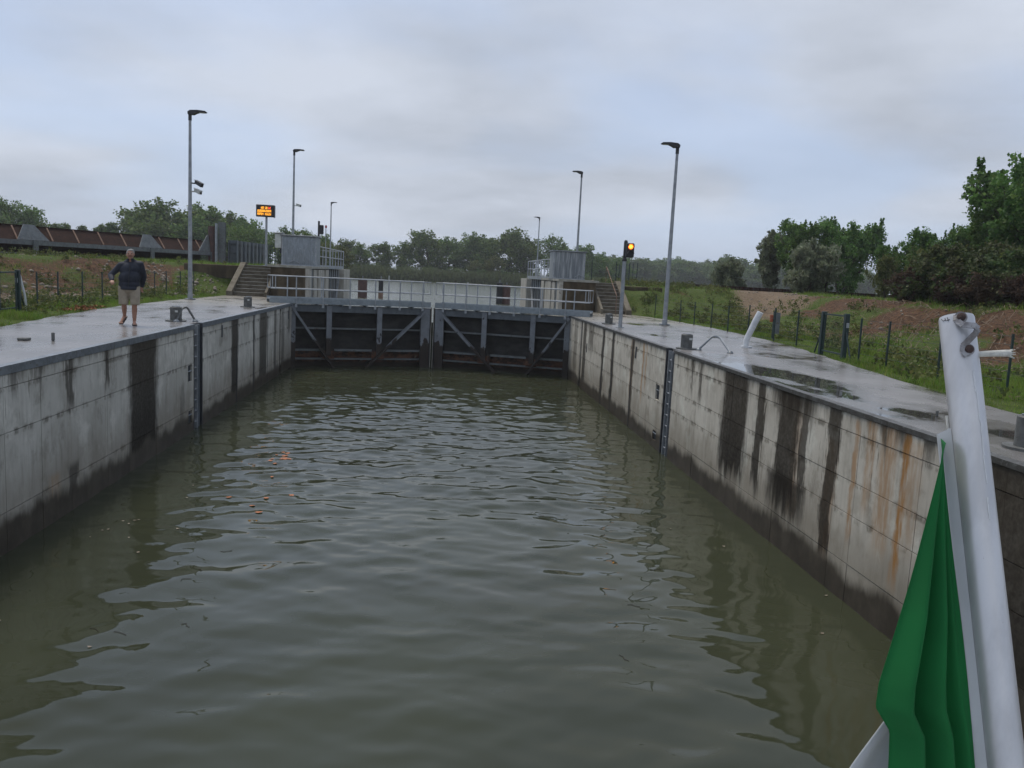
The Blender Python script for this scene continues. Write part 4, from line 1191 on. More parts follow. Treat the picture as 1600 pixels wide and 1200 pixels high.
for k in range(9):
    f_ = k / 8
    x, y = -13.75 + 0.35 * f_ , 58.2 + 8.2 * f_
    b = MB(); wd = 0.62
    h = 1.72
    b.box(x - wd / 2, x + wd / 2, y, y + 0.05, 1.3, 1.3 + h); b.box(x - wd / 2, x - wd / 2 + 0.08, y - 0.22, y - 0.001, 1.3, 1.3 + h); b.box(x + wd / 2 - 0.08, x + wd / 2, y - 0.22, y - 0.001, 1.3, 1.3 + h)
    for zz in (1.6, 2.2, 2.8): b.box(x - wd / 2 + 0.081, x + wd / 2 - 0.081, y - 0.16, y - 0.001, zz, zz + 0.05)
    o = b.build('stop_plank', M['old_steel'] if k % 2 else M['gate_steel'])
    tag(o, 'grey steel stop plank standing upright in the row beyond the trough', 'plank', 'upright stop planks on the bank')

# rusty low sheet wall far right
b = MB(); n = 60
for side_ in (0,):
    vs = []; fs = []
    for i in range(n * 4 + 1):
        f_ = i / (n * 4); x = 15.5 + 21 * f_; y = 62 - 5 * f_ + (0.12 if (i % 4) in (1, 2) else 0)
        vs += [(x, y, 0.8), (x, y, 1.66 - 0.08 * f_), (x, y + 0.03, 1.66 - 0.08 * f_), (x, y + 0.03, 0.8)]
    for i in range(n * 4):
        a = i * 4
        fs += [(a, a + 4, a + 5, a + 1), (a + 1, a + 5, a + 6, a + 2), (a + 2, a + 6, a + 7, a + 3)]
    b.add(vs, fs)
o = b.build('sheet_wall', M['rust']); tag(o, 'low rusty corrugated sheet wall at the top of the dirt ramp', 'wall')

# ------------------------------------------------------------------ piles in the river
def pile(x, y, r, z, m, lab, tip=True):
    root = thing('mooring_pile', (x, y, -3), lab, 'pile')
    MB().tube([(x, y, -3), (x, y, z)], r, 18).build('shaft', m, root, smooth=True)
    MB().tube([(x, y, z), (x, y, z + 0.06)], [r * 1.06, r * 0.9], 18).build('cap', m, root)
    MB().tube([(x, y, z + 0.06), (x, y, z + 0.28)], 0.03, 6).build('pin', M['galv'], root)
    return root
pile(-5.72, 66, 0.36, 0.70, M['pile'], 'thick brown steel pile in the river seen beyond the gate leaf by the man')
p2 = pile(-4.3, 66, 0.18, 0.77, M['pile_black'], 'thin black pile in the river with a pale band at the waterline')
MB().tube([(-4.3, 66, -0.69), (-4.3, 66, -0.15)], 0.186, 16).build('pale_band', M['rust_light'], p2)
pile(5.05, 66, 0.24, 0.93, M['pile_black'], 'black pile beside a thicker brown pile beyond the ribbed cabinet gate'.replace(' gate', ''))
pile(5.62, 66.1, 0.32, 0.75, M['pile'], 'brown pile beside a thinner black pile in the river')
for x, y, z, lab in [(-6.82, 62, 1.5, 'thin white marker pole in the water at the end of the abutment'), (-3.8, 68, 1.1, 'thin pale marker pole beside the thin black pile'), (2.6, 68, 0.9, 'thin pale marker pole in mid river')]:
    o = MB().tube([(x, y, -3), (x, y, z)], 0.035, 8).build('marker_pole', M['offwhite']); tag(o, lab, 'pole')

# ------------------------------------------------------------------ trees
def leaf_cloud(C, n_per, rad, size, r, asp=1.0, flat=0.75, up=0.0):
    """small folded leaf faces scattered round clump centres C"""
    k = len(C)
    idx = np.repeat(np.arange(k), n_per)
    N = len(idx)
    d = r.normal(0, 1, (N, 3)); d /= np.linalg.norm(d, axis=1)[:, None]
    rr = r.random(N) ** 0.5
    radk = (rad if np.ndim(rad) else np.full(k, rad))[idx]
    P = C[idx] + d * (rr * radk)[:, None] * np.array([1, 1, flat])
    a = r.normal(0, 1, (N, 3)); a[:, 2] += up; a /= np.linalg.norm(a, axis=1)[:, None]
    b = np.cross(a, r.normal(0, 1, (N, 3))); b /= np.linalg.norm(b, axis=1)[:, None]
    s = size * (0.6 + 0.8 * r.random(N))
    L = a * (s * asp)[:, None]; Wd = b * (s * 0.5)[:, None]
    V = np.stack([P - L * 0.5, P + Wd, P + L * 0.5, P - Wd], 1).reshape(-1, 3)
    F = np.arange(N * 4).reshape(-1, 4)
    return V, F

def make_tree(kind, seed, H, crown_w, leafmat, leaf, n_clumps, n_per, clump_r, base=0.25, flat=0.8, asp=1.0, stems=1, up=0.0):
    r = np.random.default_rng(seed)
    wood = MB(); cl = []
    def env(t):
        t = np.clip(t, 0, 1)
        if kind == 'round': return (np.sin(np.pi * np.clip(t * 0.86 + 0.12, 0, 1)) ** 0.6)
        if kind == 'upright': return 0.55 + 0.55 * np.sin(np.pi * t ** 0.8) - 0.75 * t ** 3
        if kind == 'cone': return 1.0 - 0.85 * t
        return 1.0 - 0.55 * t ** 2
    for st in range(stems):
        lean = r.normal(0, 0.05, 2) if stems == 1 else r.normal(0, 0.16, 2)
        hh = H * (1.0 if st == 0 else r.uniform(0.7, 0.95))
        pts = [np.array([st * 0.18 * math.cos(st * 2.1), st * 0.18 * math.sin(st * 2.1), -0.3])]
        for i in range(1, 7):
            t = i / 6
            pts.append(np.array([pts[0][0] + lean[0] * hh * t + r.normal(0, 0.02 * H * 0.3), pts[0][1] + lean[1] * hh * t + r.normal(0, 0.02 * H * 0.3), hh * 0.88 * t]))
        r0 = 0.024 * H / (stems ** 0.5)
        wood.tube(pts, [r0 * (1 - 0.85 * i / 6) for i in range(7)], 7, False)
        nb = max(6, int(n_clumps / stems / 7))
        for j in range(nb):
            t = base + (1 - base) * ((j + r.random()) / nb)
            q = t * 0.97 * 6; i = min(int(q), 5); p = pts[i] + (pts[i + 1] - pts[i]) * (q - i)
            az = j * 2.4 + r.normal(0, 0.4)
            ln = max(0.12, crown_w * 0.5 * env((t - base) / (1 - base)) * r.uniform(0.65, 1.12))
            el = r.uniform(0.15, 0.6) if kind != 'upright' else r.uniform(0.7, 1.15)
            d = np.array([math.cos(az) * math.cos(el), math.sin(az) * math.cos(el), math.sin(el)])
            if kind == 'upright': ln *= 1.25
            e1 = p + d * ln * 0.55 + r.normal(0, 0.06 * ln, 3); e2 = p + d * ln + np.array([0, 0, 0.12 * ln])
            rb = r0 * (1 - 0.8 * t) * 0.5
            wood.tube([p, e1, e2], [rb, rb * 0.6, rb * 0.2], 5, False)
            for k in range(7):
                f = 0.35 + 0.65 * (k + r.random()) / 7
                c = (p + (e1 - p) * f / 0.55) if f < 0.55 else (e1 + (e2 - e1) * (f - 0.55) / 0.45)
                cl.append(c + r.normal(0, 0.13 * crown_w * 0.5 + 0.02, 3))
    C = np.array(cl)
    rad = clump_r * (0.55 + 0.9 * r.random(len(C)))
    if kind == 'upright':      # leader shoots rising out of the crown
        tp, tr_ = [], []
        for _ in range(len(C) // 5):
            c0 = C[r.integers(len(C))]; hgt = r.uniform(0.4, 1.3); dx, dy = r.normal(0, 0.14, 2)
            for q in range(6):
                tp.append(c0 + np.array([dx * q / 5, dy * q / 5, hgt * q / 5])); tr_.append(0.24 * (1 - 0.13 * q))
        np_l = n_per
        tp = np.array(tp); tr_ = np.array(tr_)
        V2, F2 = leaf_cloud(tp, 13, tr_, leaf, r, asp, 1.2, up)
    V, F = leaf_cloud(C, n_per, rad, leaf, r, asp, flat, up)
    if kind == 'upright':
        F = np.concatenate([F, F2 + len(V)]); V = np.concatenate([V, V2])
    V[:, 2] = np.maximum(V[:, 2], 0.02)
    cm = np_mesh('crown', V, F, leafmat, False)
    tm = wood.build('trunk', M['wood'], None, True, origin=(0, 0, 0))
    mesh_t = tm.data
    bpy.data.objects.remove(tm)
    return mesh_t, cm

def plant_tree(meshes, x, y, z, s, lab, cat='tree', group=None, name='tree', sz=1.0, rot=None, wide=1.0):
    root = thing(name, (x, y, z), lab, cat, group)
    root.rotation_euler = (0, 0, random.uniform(0, 6.28) if rot is None else rot)
    root.scale = (s * wide, s * wide, s * sz)
    link(bpy.data.objects.new('trunk', meshes[0]), root)
    link(bpy.data.objects.new('crown', meshes[1]), root)
    return root

T_round = [make_tree('round', 11 + i, 10, 8.5, M['leaf_far'], 0.34, 170, 46, 1.0, 0.07) for i in range(3)]
T_airy = make_tree('round', 31, 10, 7.5, M['leaf_far'], 0.30, 110, 26, 0.75, 0.3)
T_yel = make_tree('round', 41, 8, 8, M['leaf_yellow'], 0.30, 130, 44, 0.9, 0.08)
T_cone = make_tree('cone', 51, 8, 4.2, M['leaf_far'], 0.28, 110, 40, 0.6, 0.08)
T_pop = [make_tree('upright', 61 + i, 8, 5.2, M['leaf_poplar'], 0.155, 190, 66, 0.42, 0.06, 1.0, 1.15, 2) for i in range(3)]
T_pop_y = make_tree('upright', 71, 7, 4.6, M['leaf_yellow'], 0.15, 150, 56, 0.45, 0.05, 1.0, 1.1, 2)
T_wil = make_tree('upright', 81, 6, 3.4, M['leaf_willow'], 0.16, 150, 60, 0.36, 0.1, 1.1, 1.9, 2)
T_wilb = make_tree('bush', 91, 4, 3.6, M['leaf_willow'], 0.13, 170, 70, 0.42, 0.04, 1.1, 2.0, 4, 1.2)
T_bush = make_tree('bush', 95, 2.4, 3.2, M['leaf_bramble'], 0.12, 130, 80, 0.34, 0.02, 0.8, 1.1, 4)
T_dry = make_tree('bush', 97, 2.2, 3.0, M['leaf_dry'], 0.10, 130, 70, 0.32, 0.02, 0.8, 1.6, 5)

g_far = 'trees on the far river bank'
FAR = [(-27, 186, 0.62, 1), (-21.5, 188, 0.68, 2), (-16.8, 185, 0.60, 0), (-12, 187, 0.66, 1), (-7.5, 189, 0.70, 0), (-1.2, 190, 0.98, 2), (3.0, 193, 0.86, 1), (7.4, 190, 0.96, 0), (11.6, 192, 0.95, 1), (16.6, 189, 1.12, 2), (20.4, 193, 0.95, 0), (29.5, 195, 0.85, 1), (34.5, 191, 0.86, 2), (39, 196, 0.70, 0),
       (-33, 192, 0.7, 0), (44, 198, 0.66, 1)]
for x, y, s, k in FAR:
    plant_tree(T_round[k], x, y, 0.8, s, 'rounded green tree in the wood across the river', group=g_far, wide=1.15)
for x, y, s in [(25.5, 186, 1.06), (-28, 180, 0.78)]:
    plant_tree(T_airy, x, y, 0.8, s, 'airy tree with sky showing through its crown across the river', group='airy trees across the river')
plant_tree(T_yel, 12.5, 182, 0.3, 0.62, 'yellowish green rounded tree at the water edge across the river')
plant_tree(T_yel, 8.5, 183, 0.3, 0.5, 'small yellow green bush beside the yellowish tree across the river', 'bush')
for i in range(11):       # understorey
    plant_tree(T_round[i % 3], -24 + i * 5.6 + random.uniform(-1, 1), 183 + random.uniform(-1, 2), -1.4, 0.40, 'low bushy tree at the foot of the far wood', 'bush', 'low bushes below the far wood', wide=1.6)
g_d = 'hazy distant trees beyond the plain'
for i in range(44):
    x = 52 + i * 3.1; y = 332 + random.uniform(-9, 9) + (i % 2) * 14
    plant_tree(T_round[i % 3], x, y, 0.5, random.uniform(0.95, 1.2), 'hazy distant tree in the line beyond the traffic light', group=g_d, wide=1.6)
plant_tree(T_round[1], 108, 300, 0.5, 1.25, 'single taller hazy tree standing before the distant tree line', wide=1.5)
plant_tree(T_cone, 77, 290, 0.5, 0.72, 'small dark hazy tree beside the tall quay lamp')
# left wood
g_l = 'big rounded trees behind the rusty trough'
for x, y, s in [(-49, 150, 0.95), (-45.5, 145, 1.06), (-42, 150, 1.05), (-39, 146, 0.98), (-36, 151, 0.95), (-33.5, 147, 0.86), (-31, 150, 0.74), (-47, 141, 0.72), (-40, 141, 0.78), (-35, 142, 0.7)]:
    plant_tree(T_round[random.randrange(3)], x, y, 0.3, s, 'big dark rounded tree in the clump behind the rusty trough', group=g_l, wide=1.3)
for x, y, s in [(-76, 148, 0.95), (-72.5, 145, 0.95), (-69, 147, 0.86), (-80, 145, 1.0)]:
    plant_tree(T_round[random.randrange(3)], x, y, 0.3, s, 'tall dark rounded tree beyond the far end of the rusty trough', group='trees beyond the trough end')
for i in range(9):
    plant_tree(T_cone, -66.5 + i * 1.75 + random.uniform(-.5, .5), 146 + random.uniform(-3, 3), 0.2, random.uniform(0.70, 0.92), 'slim pointed young tree in the row behind the rusty trough', group='slim trees behind the trough')
for x, y, s in [(-26.0, 118, 0.66), (-22.5, 125, 0.62), (-19, 122, 0.64), (-16.5, 126, 0.54), (-29, 130, 0.62)]:
    plant_tree(T_airy if s > 0.63 else T_round[0], x, y, 0.6, s, 'mid green loose tree seen behind the message board post', group='loose trees behind the message board')
for x, y, s in [(-15, 112, 0.55), (-13.6, 118, 0.50)]:
    plant_tree(T_yel, x, y, 0.3, s, 'pale yellow green bushy tree behind the abutment railing of the creased cabinet', group='bushy trees behind the railing')
# right side
lp = 'dark green poplar in the close group of poplars at the ramp top'
for x, y, s, k in [(27.0, 60, 0.72, 0), (29.2, 58, 0.78, 1), (30.6, 60, 0.74, 2), (28.2, 62, 0.76, 1), (29.6, 61.5, 0.70, 0)]:
    plant_tree(T_pop[k], x, y, 1.2, s, lp, group='poplars at the ramp top')
plant_tree(T_wil, 25.6, 63, 1.1, 0.88, 'pale grey green willow with a pointed top beside the dark poplars')
plant_tree(T_wilb, 24.0, 66, 0.9, 0.72, 'low pale willow bush beside the taller pointed willow', 'bush')
plant_tree(T_wilb, 23.9, 52, 1.15, 0.90, 'dense grey green willow bush in front of the dark poplars', 'bush')
for x, y, s in [(29.9, 53.5, 0.40), (30.9, 52, 0.42)]:
    plant_tree(T_pop_y, x, y, 1.2, s, 'yellowish thin tree beside the dark poplars', group='yellowish thin trees')
for x, y, s, k in [(27.2, 46.5, 0.44, 2), (27.8, 45, 0.56, 1), (28.6, 44, 0.60, 0), (28.9, 42.6, 0.60, 2), (28.4, 40.5, 0.64, 1), (27.2, 42.5, 0.46, 0)]:
    plant_tree(T_pop[k], x, y, 1.2, s, 'green poplar in the row rising above the brambles', group='poplar row above the brambles')
for x, y, s, k in [(26.9, 36.5, 0.98, 0), (28.0, 35, 1.0, 1), (26.4, 33, 0.94, 2), (25.2, 30.5, 0.86, 1), (28.9, 38, 0.90, 2)]:
    plant_tree(T_pop[k], x, y, 1.2, s, 'tall dark poplar towering over the dark brambles', group='tall poplars over the brambles')
for x, y, s in [(25.4, 45, 0.42), (24.8, 41, 0.45), (23.4, 38, 0.42)]:
    plant_tree(T_pop_y, x, y, 1.1, s, 'yellow green sapling between the poplar row and the brambles', group='saplings behind the brambles')
for x, y, s in [(20.4, 32.8, 0.72), (19.6, 30.8, 0.80), (19.3, 28.6, 0.86), (19.6, 26.6, 0.85), (20.2, 31, 0.9), (20.6, 28, 0.95), (20.4, 24.6, 0.9), (21.5, 33.5, 0.8)]:
    plant_tree(T_bush, x, y, gz(x, y) - 0.1, s, 'dark green bramble bush on the bank under the poplars', 'bush', 'green brambles under the poplars')
for x, y, s in [(19.1, 31.6, 0.60), (18.9, 28.6, 0.55), (18.9, 26.6, 0.58), (19.0, 24.6, 0.62), (19.1, 22.6, 0.66), (19.3, 20.6, 0.7), (20.2, 22.0, 0.8)]:
    plant_tree(T_dry, x, y, gz(x, y) - 0.1, s, 'dry brown bramble thicket at the edge of the bank under the poplars', 'bush', 'dry brambles under the poplars')

# reeds along the far bank
def blades(P, h, wd, r, lean=0.25):
    N = len(P)
    az = r.random(N) * 2 * np.pi
    d = np.stack([np.cos(az), np.sin(az), np.zeros(N)], -1)
    la = r.random(N) * 2 * np.pi
    tip = P + np.stack([np.cos(la) * h * lean * r.random(N), np.sin(la) * h * lean * r.random(N), h], -1)
    w = np.asarray(wd) * (np.ones(N))
    V = np.stack([P - d * w[:, None] / 2, P + d * w[:, None] / 2, tip], 1).reshape(-1, 3)
    return V, np.arange(N * 3).reshape(-1, 3)
r = np.random.default_rng(3)
N = 26000
x = r.uniform(-32, 40, N)
yf = 176 + 2.5 * np.sin(x * 0.11) + 1.2 * np.sin(x * 0.37)
y = yf + r.uniform(-0.5, 4.5, N)
P = np.stack([x, y, np.full(N, -0.8)], -1)
h = (2.7 + 0.9 * fbm(x * 0.4, y * 0.4, 5)) * r.uniform(0.6, 1.05, N)
V, F = blades(P, h, 0.13, r)
o = link(bpy.data.objects.new('reed_belt', np_mesh('reed_belt', V, F, M['reed'], False))); tag(o, 'dense green reed belt along the far river bank', 'reeds', kind='stuff')

# grass and weeds on the verges
def scatter(n, x0, x1, y0, y1, hmin, hmax, wd, r, thr=0.25, near=True):
    x = r.uniform(x0, x1, n)
    y = y0 + (y1 - y0) * (r.random(n) ** (1.5 if near else 1.0))
    g, p = cover(x, y)
    e = np.where(x < 0, qL(y) - x, x - qR(y))
    cl = fbm(x * 1.3, y * 1.3, 77)
    keep = (e > 0.02 + 0.12 * r.random(n)) & (g * (1 - p) * (0.5 + cl) > thr * r.uniform(0.5, 1.6, n)) & ~((y > 43) & (np.abs(x) < 8.5))
    x, y, g = x[keep], y[keep], g[keep]
    z = height(x, y) - 0.02
    tall = np.clip((fbm(x * 0.9, y * 0.9, 55) - 0.35) * 2.2, 0, 1)
    h = (hmin + (hmax - hmin) * tall) * r.uniform(0.5, 1.2, len(x))
    V, F = blades(np.stack([x, y, z], -1), h, wd * r.uniform(0.6, 1.3, len(x)), r, 0.7)
    return V, F
def grass_obj(name, sets, lab, m='grass'):
    Vs, Fs, n = [], [], 0
    for V, F in sets:
        Vs.append(V); Fs.append(F + n); n += len(V)
    o = link(bpy.data.objects.new(name, np_mesh(name, np.concatenate(Vs), np.concatenate(Fs), M[m], False)))
    return tag(o, lab, 'grass', kind='stuff')
r = np.random.default_rng(12)
grass_obj('grass', [scatter(90000, 8.0, 13.5, 7, 40, 0.06, 0.26, 0.014, r), scatter(60000, 11, 22, 10, 58, 0.08, 0.34, 0.022, r, 0.3),
                    scatter(60000, -12.5, -8, 12, 41, 0.06, 0.26, 0.016, r), scatter(40000, -24, -10.5, 18, 58, 0.08, 0.30, 0.025, r, 0.3, False)],
          'green grass and weeds growing along the verges and banks')
# broad-leaved weeds in clumps by the fences and on the banks
def weeds(n, regs, seed):
    r = np.random.default_rng(seed); cs = []; rd = []
    while len(cs) < n:
        x0, x1, y0, y1 = regs[r.integers(len(regs))]
        x, y = r.uniform(x0, x1), r.uniform(y0, y1)
        e = float(qL(y) - x if x < 0 else x - qR(y))
        if e < 0.35 or (abs(x) < 8.6 and y > 40): continue
        z = gz(x, y); hh = r.uniform(0.08, 0.30)
        for q in range(3):
            cs.append((x + r.normal(0, 0.14), y + r.normal(0, 0.14), z + hh * (0.3 + 0.4 * q))); rd.append(0.10 + 0.12 * r.random())
    V, F = leaf_cloud(np.array(cs), 16, np.array(rd), 0.055, r, 1.6, 0.9, 0.6)
    return V, F
o_ = grass_obj('weeds', [weeds(1500, [(8.6, 12.5, 9, 38), (11, 17, 10, 40), (9, 16, 39, 50)], 3), weeds(1100, [(-12.6, -8.6, 14, 40), (-20, -11, 24, 44)], 4)], 'low broad leaved weeds scattered over the verges and banks', 'leaf_yellow')
# rubble stones and clods on the banks
def stones(n, reg, s0, s1, seed, name, lab, m):
    r = np.random.default_rng(seed)
    b = MB()
    bm = bmesh.new(); bmesh.ops.create_icosphere(bm, subdivisions=1, radius=1); bm.verts.index_update()
    base = np.array([v.co[:] for v in bm.verts]); fc = [[v.index for v in f.verts] for f in bm.faces]; bm.free()
    Vs, Fs = [], []; k = 0
    for i in range(n):
        x0, x1, y0, y1 = reg[r.integers(len(reg))]
        x, y = r.uniform(x0, x1), r.uniform(y0, y1)
        s = s0 + (s1 - s0) * r.random() ** 3
        v = base * s * r.uniform(0.55, 1.2, (1, 3)) * (1 + r.normal(0, 0.14, (len(base), 1)))
        v[:, 2] *= 0.7
        Vs.append(v + np.array([x, y, gz(x, y) + s * 0.15])); Fs.append(np.array(fc) + k); k += len(base)
    o = link(bpy.data.objects.new(name, np_mesh(name, np.concatenate(Vs), np.concatenate(Fs), M[m], False)))
    return tag(o, lab, 'rubble', kind='stuff')
stones(1100, [(-22, -12.5, 30, 41), (-18, -12, 26, 36), (-14, -10.5, 38, 43)], 0.02, 0.15, 4, 'rubble', 'scattered pale stones and clods on the left bank'.replace('left bank', 'bank behind the walking man'), 'stone')
stones(700, [(12.5, 18, 12, 34), (14, 20, 36, 46)], 0.02, 0.10, 9, 'rubble', 'scattered pale stones on the bank behind the green gate', 'stone')
# twigs and roots on the right slope
b = MB(); rr = random.Random(4)
for i in range(420):
    x, y = rr.uniform(12.6, 18), rr.uniform(11, 33)
    z = gz(x, y); a = rr.uniform(0, 6.28); L_ = rr.uniform(0.15, 0.7)
    b.tube([(x, y, z + 0.02), (x + math.cos(a) * L_ * .5, y + math.sin(a) * L_ * .5, z + 0.10 + rr.uniform(0, .1)), (x + math.cos(a) * L_, y + math.sin(a) * L_, gz(x + math.cos(a) * L_, y + math.sin(a) * L_) + 0.03)], 0.009, 4, False)
o = b.build('twigs', mat('dry_twig', (0.30, 0.23, 0.16), (0.16, 0.11, 0.075), 6, 0.9, 0.1)); tag(o, 'dry twigs and roots lying on the earth bank behind the green gate', 'twigs', kind='stuff')
# dead leaves heap on the verge
r = np.random.default_rng(5)
C = np.stack([r.normal(-10.25, 0.16, 26), r.normal(25.6, 0.7, 26), np.full(26, 0.05)], -1)
V, F = leaf_cloud(C, 9, 0.2, 0.07, r, 1.2, 0.25)
V[:, 2] = np.maximum(V[:, 2], 0.01)
o = link(bpy.data.objects.new('leaf_litter', np_mesh('leaf_litter', V, F, M['deadleaf'], False))); tag(o, 'reddish dead leaves heaped on the grass verge behind the walking man', 'leaves', kind='stuff')

# floating leaves and twigs on the chamber water
r = np.random.default_rng(15)
def wz(x, y):
    i = np.abs(wy0 - y).argmin(); j = np.abs(wx0 - x).argmin(); return float(WZ[i, j])
def floaters(pts, size, m, name, lab):
    Vs, Fs = [], []
    for k, (x, y) in enumerate(pts):
        s = size * r.uniform(0.5, 1.2); a = r.uniform(0, 6.28); z = wz(x, y) + 0.006
        n = 6
        v = [(x + s * math.cos(a + 2 * math.pi * i / n) * (1 if i % 3 else 1.5), y + s * math.sin(a + 2 * math.pi * i / n), z + r.uniform(0, 0.012)) for i in range(n)]
        Vs += v; Fs.append([k * n + i for i in range(n)])
    o = link(bpy.data.objects.new(name, np_mesh(name, np.array(Vs), np.array(Fs), M[m], False)))
    return tag(o, lab, 'leaves', kind='stuff')
pts = [(-3.3 + r.normal(0, 0.12), 18.6 + r.normal(0, 0.25)) for _ in range(16)] + [(-3.1 + r.normal(0, 0.35), r.uniform(14, 17.6)) for _ in range(6)]
floaters(pts, 0.045, 'floatleaf', 'floating_leaves', 'orange dead leaves floating in a loose line on the water')
pts = [(r.uniform(-5.9, -3.2), r.uniform(8, 17)) for _ in range(9)] + [(r.uniform(3.2, 5.8), r.uniform(7, 15)) for _ in range(4)] + [(-5.0 + r.normal(0, .2), 13.4 + r.normal(0, .35)) for _ in range(7)]
floaters(pts, 0.022, 'stone', 'floating_flecks', 'small pale flecks of scum floating near the lock walls')
b = MB()
for k in range(12):
    x = r.normal(-3.2, 0.5) if k < 6 else r.normal(2.9, 0.5); y = r.uniform(8.5, 15); z = wz(x, y) + 0.006; a = r.uniform(0, 6.28)
    p = [(x, y, z)]
    for i in range(3):
        a += r.normal(0, 0.8); x += math.cos(a) * 0.06; y += math.sin(a) * 0.06; p.append((x, y, wz(x, y) + 0.006))
    b.tube(p, 0.0035, 4, False)
o = b.build('floating_twigs', M['twig']); tag(o, 'dark thin twigs floating on the chamber water', 'twigs', kind='stuff')

# ------------------------------------------------------------------ the walking man
def fuse(b, name, m, parent, vox=0.011, smooth=6):
    me = bpy.data.meshes.new(name + '_raw'); me.from_pydata(b.v, [], b.f)
    bm = bmesh.new(); bm.from_mesh(me); bmesh.ops.recalc_face_normals(bm, faces=bm.faces); bm.to_mesh(me); bm.free()
    o = bpy.data.objects.new(name, me); COL.objects.link(o)
    md = o.modifiers.new('r', 'REMESH'); md.mode = 'VOXEL'; md.voxel_size = vox
    ms_ = o.modifiers.new('s', 'SMOOTH'); ms_.iterations = smooth; ms_.factor = 0.5
    dg = bpy.context.evaluated_depsgraph_get()
    nm = bpy.data.meshes.new_from_object(o.evaluated_get(dg))
    bpy.data.objects.remove(o); nm.name = name
    nm.materials.clear(); nm.materials.append(m); nm.shade_smooth()
    return nm
M['skin'] = mat('skin', (0.36, 0.19, 0.13), (0.30, 0.15, 0.10), 6, 0.5, 0.03)
M['navy'] = mat('navy_cloth', (0.008, 0.011, 0.022), (0.02, 0.025, 0.042), 7, 0.7, 0.6)
M['beige'] = mat('beige_cloth', (0.34, 0.29, 0.22), (0.26, 0.22, 0.165), 5, 0.85, 0.25)
M['greyhair'] = mat('grey_hair', (0.30, 0.30, 0.29), (0.19, 0.19, 0.18), 14, 0.7, 0.4, 0, (1, 1, 0.4))
M['sandal'] = mat('sandal_leather', (0.035, 0.024, 0.02), None, 8, 0.6, 0.1)
hip = {1: (0.10, 0.0, 0.93), -1: (-0.10, 0.01, 0.93)}
knee = {1: (0.115, -0.04, 0.50), -1: (-0.115, -0.02, 0.50)}
ank = {1: (0.105, 0.01, 0.09), -1: (-0.135, 0.24, 0.22)}
toe = {1: (0.13, -0.17, 0.035), -1: (-0.20, 0.12, 0.06)}
heel = {1: (0.10, 0.05, 0.04), -1: (-0.125, 0.30, 0.20)}
b = MB()
for s in (1, -1):
    b.caps(hip[s], knee[s], 0.098, 0.062); 
    k_ = Vector(knee[s]); a_ = Vector(ank[s]); c_ = k_ + (a_ - k_) * 0.33 + Vector((0, 0.015, 0))
    b.caps(k_, c_, 0.058, 0.062); b.caps(c_, a_, 0.062, 0.038)
    b.caps(a_, heel[s], 0.038, 0.034)
    t_ = Vector(toe[s]); h_ = Vector(heel[s]); mid_ = h_ + (t_ - h_) * 0.55 + Vector((0, 0, 0.012))
    b.caps(a_, mid_, 0.036, 0.034); b.caps(h_, mid_, 0.034, 0.036); b.caps(mid_, t_, 0.04, 0.024)
    side = Vector((1, 0, 0))
    for i in range(5):
        q = t_ + side * (i - 2) * 0.019; b.caps(q, q + (t_ - h_).normalized() * (0.028 - 0.004 * i * s), 0.0125, 0.0105, 8)
# trunk
b.sphere((0, 0.0, 0.98), 0.16, 2, (1.05, 0.85, 0.9)); b.sphere((0, -0.02, 1.15), 0.17, 2, (1.12, 0.95, 1.1)); b.sphere((0, 0, 1.34), 0.18, 2, (1.1, 0.78, 1.0))
b.caps((-0.17, 0, 1.46), (0.17, 0, 1.46), 0.07, 0.07); b.caps((0, 0.0, 1.48), (0.005, -0.02, 1.60), 0.064, 0.058)
# head turned a touch to the water
b.sphere((0.005, -0.025, 1.715), 0.1, 3, (0.80, 0.95, 1.12)); b.sphere((0.005, -0.05, 1.655), 0.07, 2, (0.85, 0.85, 0.85))
b.caps((0.007, -0.118, 1.735), (0.008, -0.138, 1.698), 0.011, 0.016, 8); b.sphere((0.008, -0.128, 1.692), 0.018, 2, (1.1, 0.9, 0.8))
for s in (1, -1): b.sphere((0.005 + s * 0.083, -0.015, 1.705), 0.028, 2, (0.4, 0.75, 1.2)); b.sphere((0.005 + s * 0.04, -0.095, 1.685), 0.026, 2)
b.caps((-0.025, -0.108, 1.745), (0.04, -0.108, 1.745), 0.012, 0.012, 8); b.sphere((0.006, -0.1, 1.618), 0.024, 2, (1.2, 0.9, 0.8))
